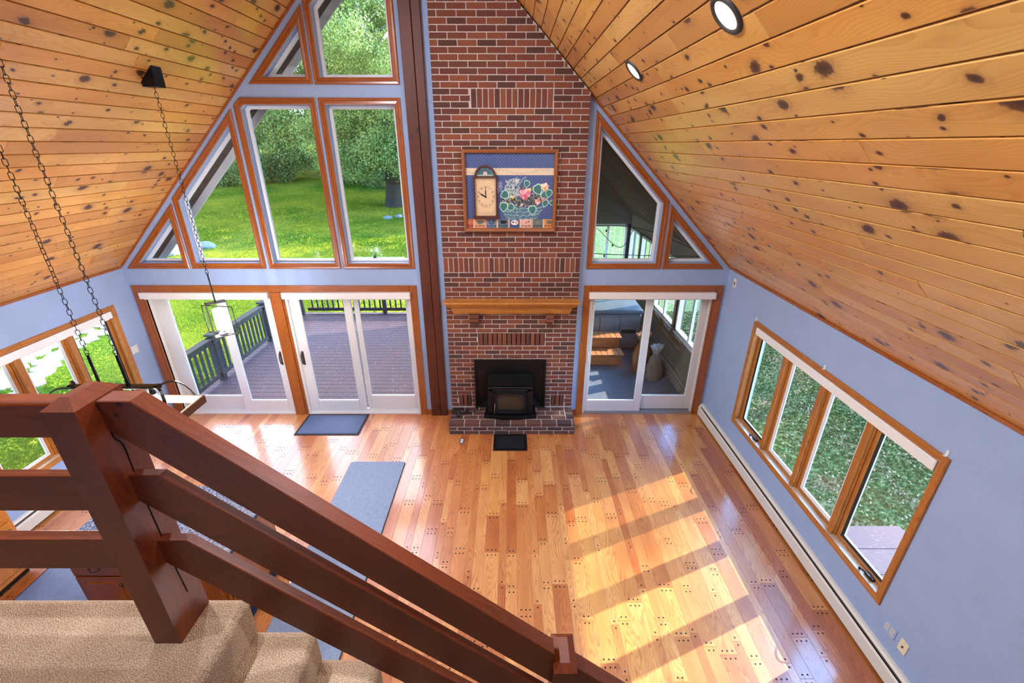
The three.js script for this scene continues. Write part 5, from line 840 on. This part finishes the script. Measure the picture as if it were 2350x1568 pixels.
  const bag = (label, x, z, s, c1, seed, clear) => {
    const t = thing('pellet_bag', label, 'bag', [x, -0.1, z], 0.5); const prof = [[0.0, 0.001], [0.15, 0.004], [0.19, 0.04], [0.205, 0.16], [0.2, 0.3], [0.18, 0.42], [0.145, 0.5], [0.1, 0.56], [0.07, 0.6]], neck = [[0.07, 0.6], [0.075, 0.63], [0.12, 0.7], [0.15, 0.77]];
    const make = (pr, fold) => { const g = new THREE.LatheGeometry(new THREE.SplineCurve(pr.map((q) => new THREE.Vector2(...q))).getPoints(22), 40), p = g.attributes.position; for (let i = 0; i < p.count; i++) { const a = p.getX(i), b = p.getY(i), c = p.getZ(i), an = Math.atan2(c, a), w = 1 + 0.13 * pn(Math.cos(an) * 2 + seed, b * 7 + Math.sin(an) * 2, 256, 256) + 0.06 * pn(Math.cos(an) * 6 + seed, b * 16 + Math.sin(an) * 6, 256, 256) + fold * 0.22 * Math.sin(an * 7); p.setXYZ(i, (a * w + b * b * 0.12) * s, b * s, c * w * 0.68 * s - b * 0.1); } g.computeVertexNormals(); return g; };
    part('sack', gr(make(prof, 0), 'y', 0, 0), clear ? phy({ color: c1, roughness: 0.3, clearcoat: 1, clearcoatRoughness: 0.12, map: speck, bumpMap: speck, bumpScale: 0.02 }) : phy({ color: c1, roughness: 0.4, clearcoat: 0.6, map: speck }), t);
    part('gathered_neck', make(neck, 1), phy({ color: clear ? '#b9b4aa' : '#b07a42', roughness: 0.3, clearcoat: 1 }), t); return t;
  };
  bag('half-empty clear plastic sack of wood pellets leaning in the sunroom', 2.72, -1.35, 0.86, '#a58f72', 5, true);
  const b2 = bag('orange-brown printed pellet sack standing behind the clear one', 2.56, -1.72, 0.98, '#a86a2c', 9, false); part('printed_band', cb(-0.1, 0.12, 0.2, 0.3, 0.115, 0.138, 0.01), std({ color: '#25264a', roughness: 0.5 }), b2);
  const sl = thing('string_lights', 'black string lights stretched across the sunroom', 'string lights', [0, 0, 0]); part('wire', [tube([[0.97, 2.83, -1.0], [2.0, 2.8, -1.0], [XR - 0.02, 2.42, -1.0]], 0.006, 20, 6), tube([[0.97, 2.42, -0.95], [2.0, 2.38, -0.95], [3.05, 2.36, -0.95]], 0.006, 20, 6), tube([[1.35, 2.8, -1.0], [1.75, 2.5, -0.98], [1.95, 2.81, -1.0]], 0.005, 20, 6)], M.black, sl); for (const [x, y] of [[1.5, 2.76], [1.86, 2.76], [1.62, 2.53], [1.5, 2.36]]) part('bulb', new THREE.SphereGeometry(0.014, 12, 8).scale(1, 1.5, 1).translate(x, y, -0.99), std({ color: '#6b5138', roughness: 0.2 }), sl);
}
// ---------------------------------------------------------------- garden things
{
  const y = G(-4.95, -10.1), t = thing('picnic_table', 'weathered picnic table on the lawn behind the deck', 'picnic table', [-4.95, y, -10.1]); const wd = std({ color: '#7b7470', roughness: 0.8, map: stainT });
  for (let i = 0; i < 5; i++) part('top_plank', gr(cb(-0.95, 0.95, 0.7, 0.74, -0.36 + i * 0.145, -0.225 + i * 0.145, 0.005), 'x'), wd, t); for (const z of [-0.75, 0.6]) part('seat_plank', gr(cb(-0.95, 0.95, 0.42, 0.46, z, z + 0.22, 0.005), 'x'), wd, t);
  for (const x of [-0.65, 0.65]) part('leg', [bar([x, 0, -0.65], [x, 0.7, -0.2], 0.09, 0.04, V(1, 0, 0)), bar([x, 0, 0.65], [x, 0.7, 0.2], 0.09, 0.04, V(1, 0, 0)), bb(x - 0.02, x + 0.02, 0.38, 0.42, -0.78, 0.8)], wd, t);
  const p = thing('flower_pot', 'small dark pot with white flowers on the picnic table', 'flower pot', [-5.0, y + 0.741, -10.1]); part('pot', new THREE.LatheGeometry([[0, 0], [0.06, 0], [0.085, 0.13], [0.095, 0.14], [0.08, 0.14], [0.0, 0.12]].map((q) => new THREE.Vector2(...q)), 18), M.rubber, p); foliage(p, [[0, 0.2, 0, 0.12, 0], [0.05, 0.25, 0, 0.1, 0]], 26, LEAF, 0.5, 9); const fl = []; const r = rand(19); for (let i = 0; i < 7; i++) fl.push(new THREE.SphereGeometry(0.03, 8, 6).translate((r() - 0.5) * 0.3, 0.26 + r() * 0.12, (r() - 0.5) * 0.2)); part('blossoms', fl, M.paper, p);
  const rock = (label, x, z, s, seed, name = 'garden_rock') => { const g = new THREE.IcosahedronGeometry(1, 4), q = g.attributes.position; for (let i = 0; i < q.count; i++) { const a = q.getX(i), b = q.getY(i), c = q.getZ(i), k = 1 + 0.25 * pn(a * 1.4 + seed, b * 1.4 + c, 256, 256) + 0.1 * pn(a * 4 + seed, c * 4 + b, 256, 256); q.setXYZ(i, a * k * s, Math.max(-0.3, b * k) * s * 0.62, c * k * s * 0.8); } g.computeVertexNormals(); const m = single(name, gr(g, 'x'), M.stone, label, 'rock', 'rocks on the lawn'); m.position.set(x, G(x, z) + s * 0.1, z); };
  rock('large grey boulder far out on the lawn behind the corner window', -15.2, -13.2, 0.8, 3); rock('grey rock beside the large boulder', -13.9, -14.2, 0.4, 8); for (let i = 0; i < 6; i++) rock(`pale rock below the broad leafy tree, ${ORD[i]} from the left in its row`, -7.2 + i * 0.55, -20.5 - (i % 3) * 0.35, 0.24, 20 + i * 3);
  // flagstone walk beside the house
  const path = struct('stone_path', null, null, 'pale pinkish flagstone walk across the lawn beyond the dining-side window', 'path'), r2 = rand(90), C = [[-12.6, -8], [-12.2, -5.5], [-11.9, -3.4], [-10.7, -1.2], [-9.9, 0.4], [-9.5, 3.0]], curve = new THREE.CatmullRomCurve3(C.map((q) => V(q[0], 0, q[1]))), ms = ['#a0948c', '#aaa19a', '#98867e', '#b0a8a2'].map((c) => std({ color: c, roughness: 0.9, map: speck, bumpMap: speck, bumpScale: 0.004 }));
  for (let i = 0; i < 22; i++) for (let k = 0; k < 4; k++) { const c = curve.getPointAt((i + 0.5 + (k % 2) * 0.35) / 23), d = curve.getTangentAt((i + 0.5) / 23), off = -0.9 + k * 0.58 + (r2() - 0.5) * 0.12, x = c.x + d.z * off, z = c.z - d.x * off, n = 6, pts = []; for (let q = 0; q < n; q++) { const a = q / n * 6.28 + r2() * 0.5, R = 0.25 + r2() * 0.07; pts.push([Math.cos(a) * R, Math.sin(a) * R]); } const m = part('flagstone', gr(prism(pts, 0, 0.05).rotateX(-Math.PI / 2), 'x'), pick(ms, r2), path); m.position.set(x, G(x, z) - 0.015, z); }
  const sp = thing('side_platform', 'purple-brown painted board platform outside the casement window', 'platform', [3.3, 0, 3.4]); for (let i = 0; i < 8; i++) part('platform_board', gr(cb(0.0, 1.6, -0.44, -0.4, -1.45 + i * 0.35, -1.105 + i * 0.35, 0.004), 'x'), std({ color: '#c8909a', map: deckT, roughness: 0.7 }), sp); part('platform_frame', bb(0.02, 1.55, -0.8, -0.445, -1.4, 1.3), M.railPaint, sp);
}
renderer.render(scene, camera);
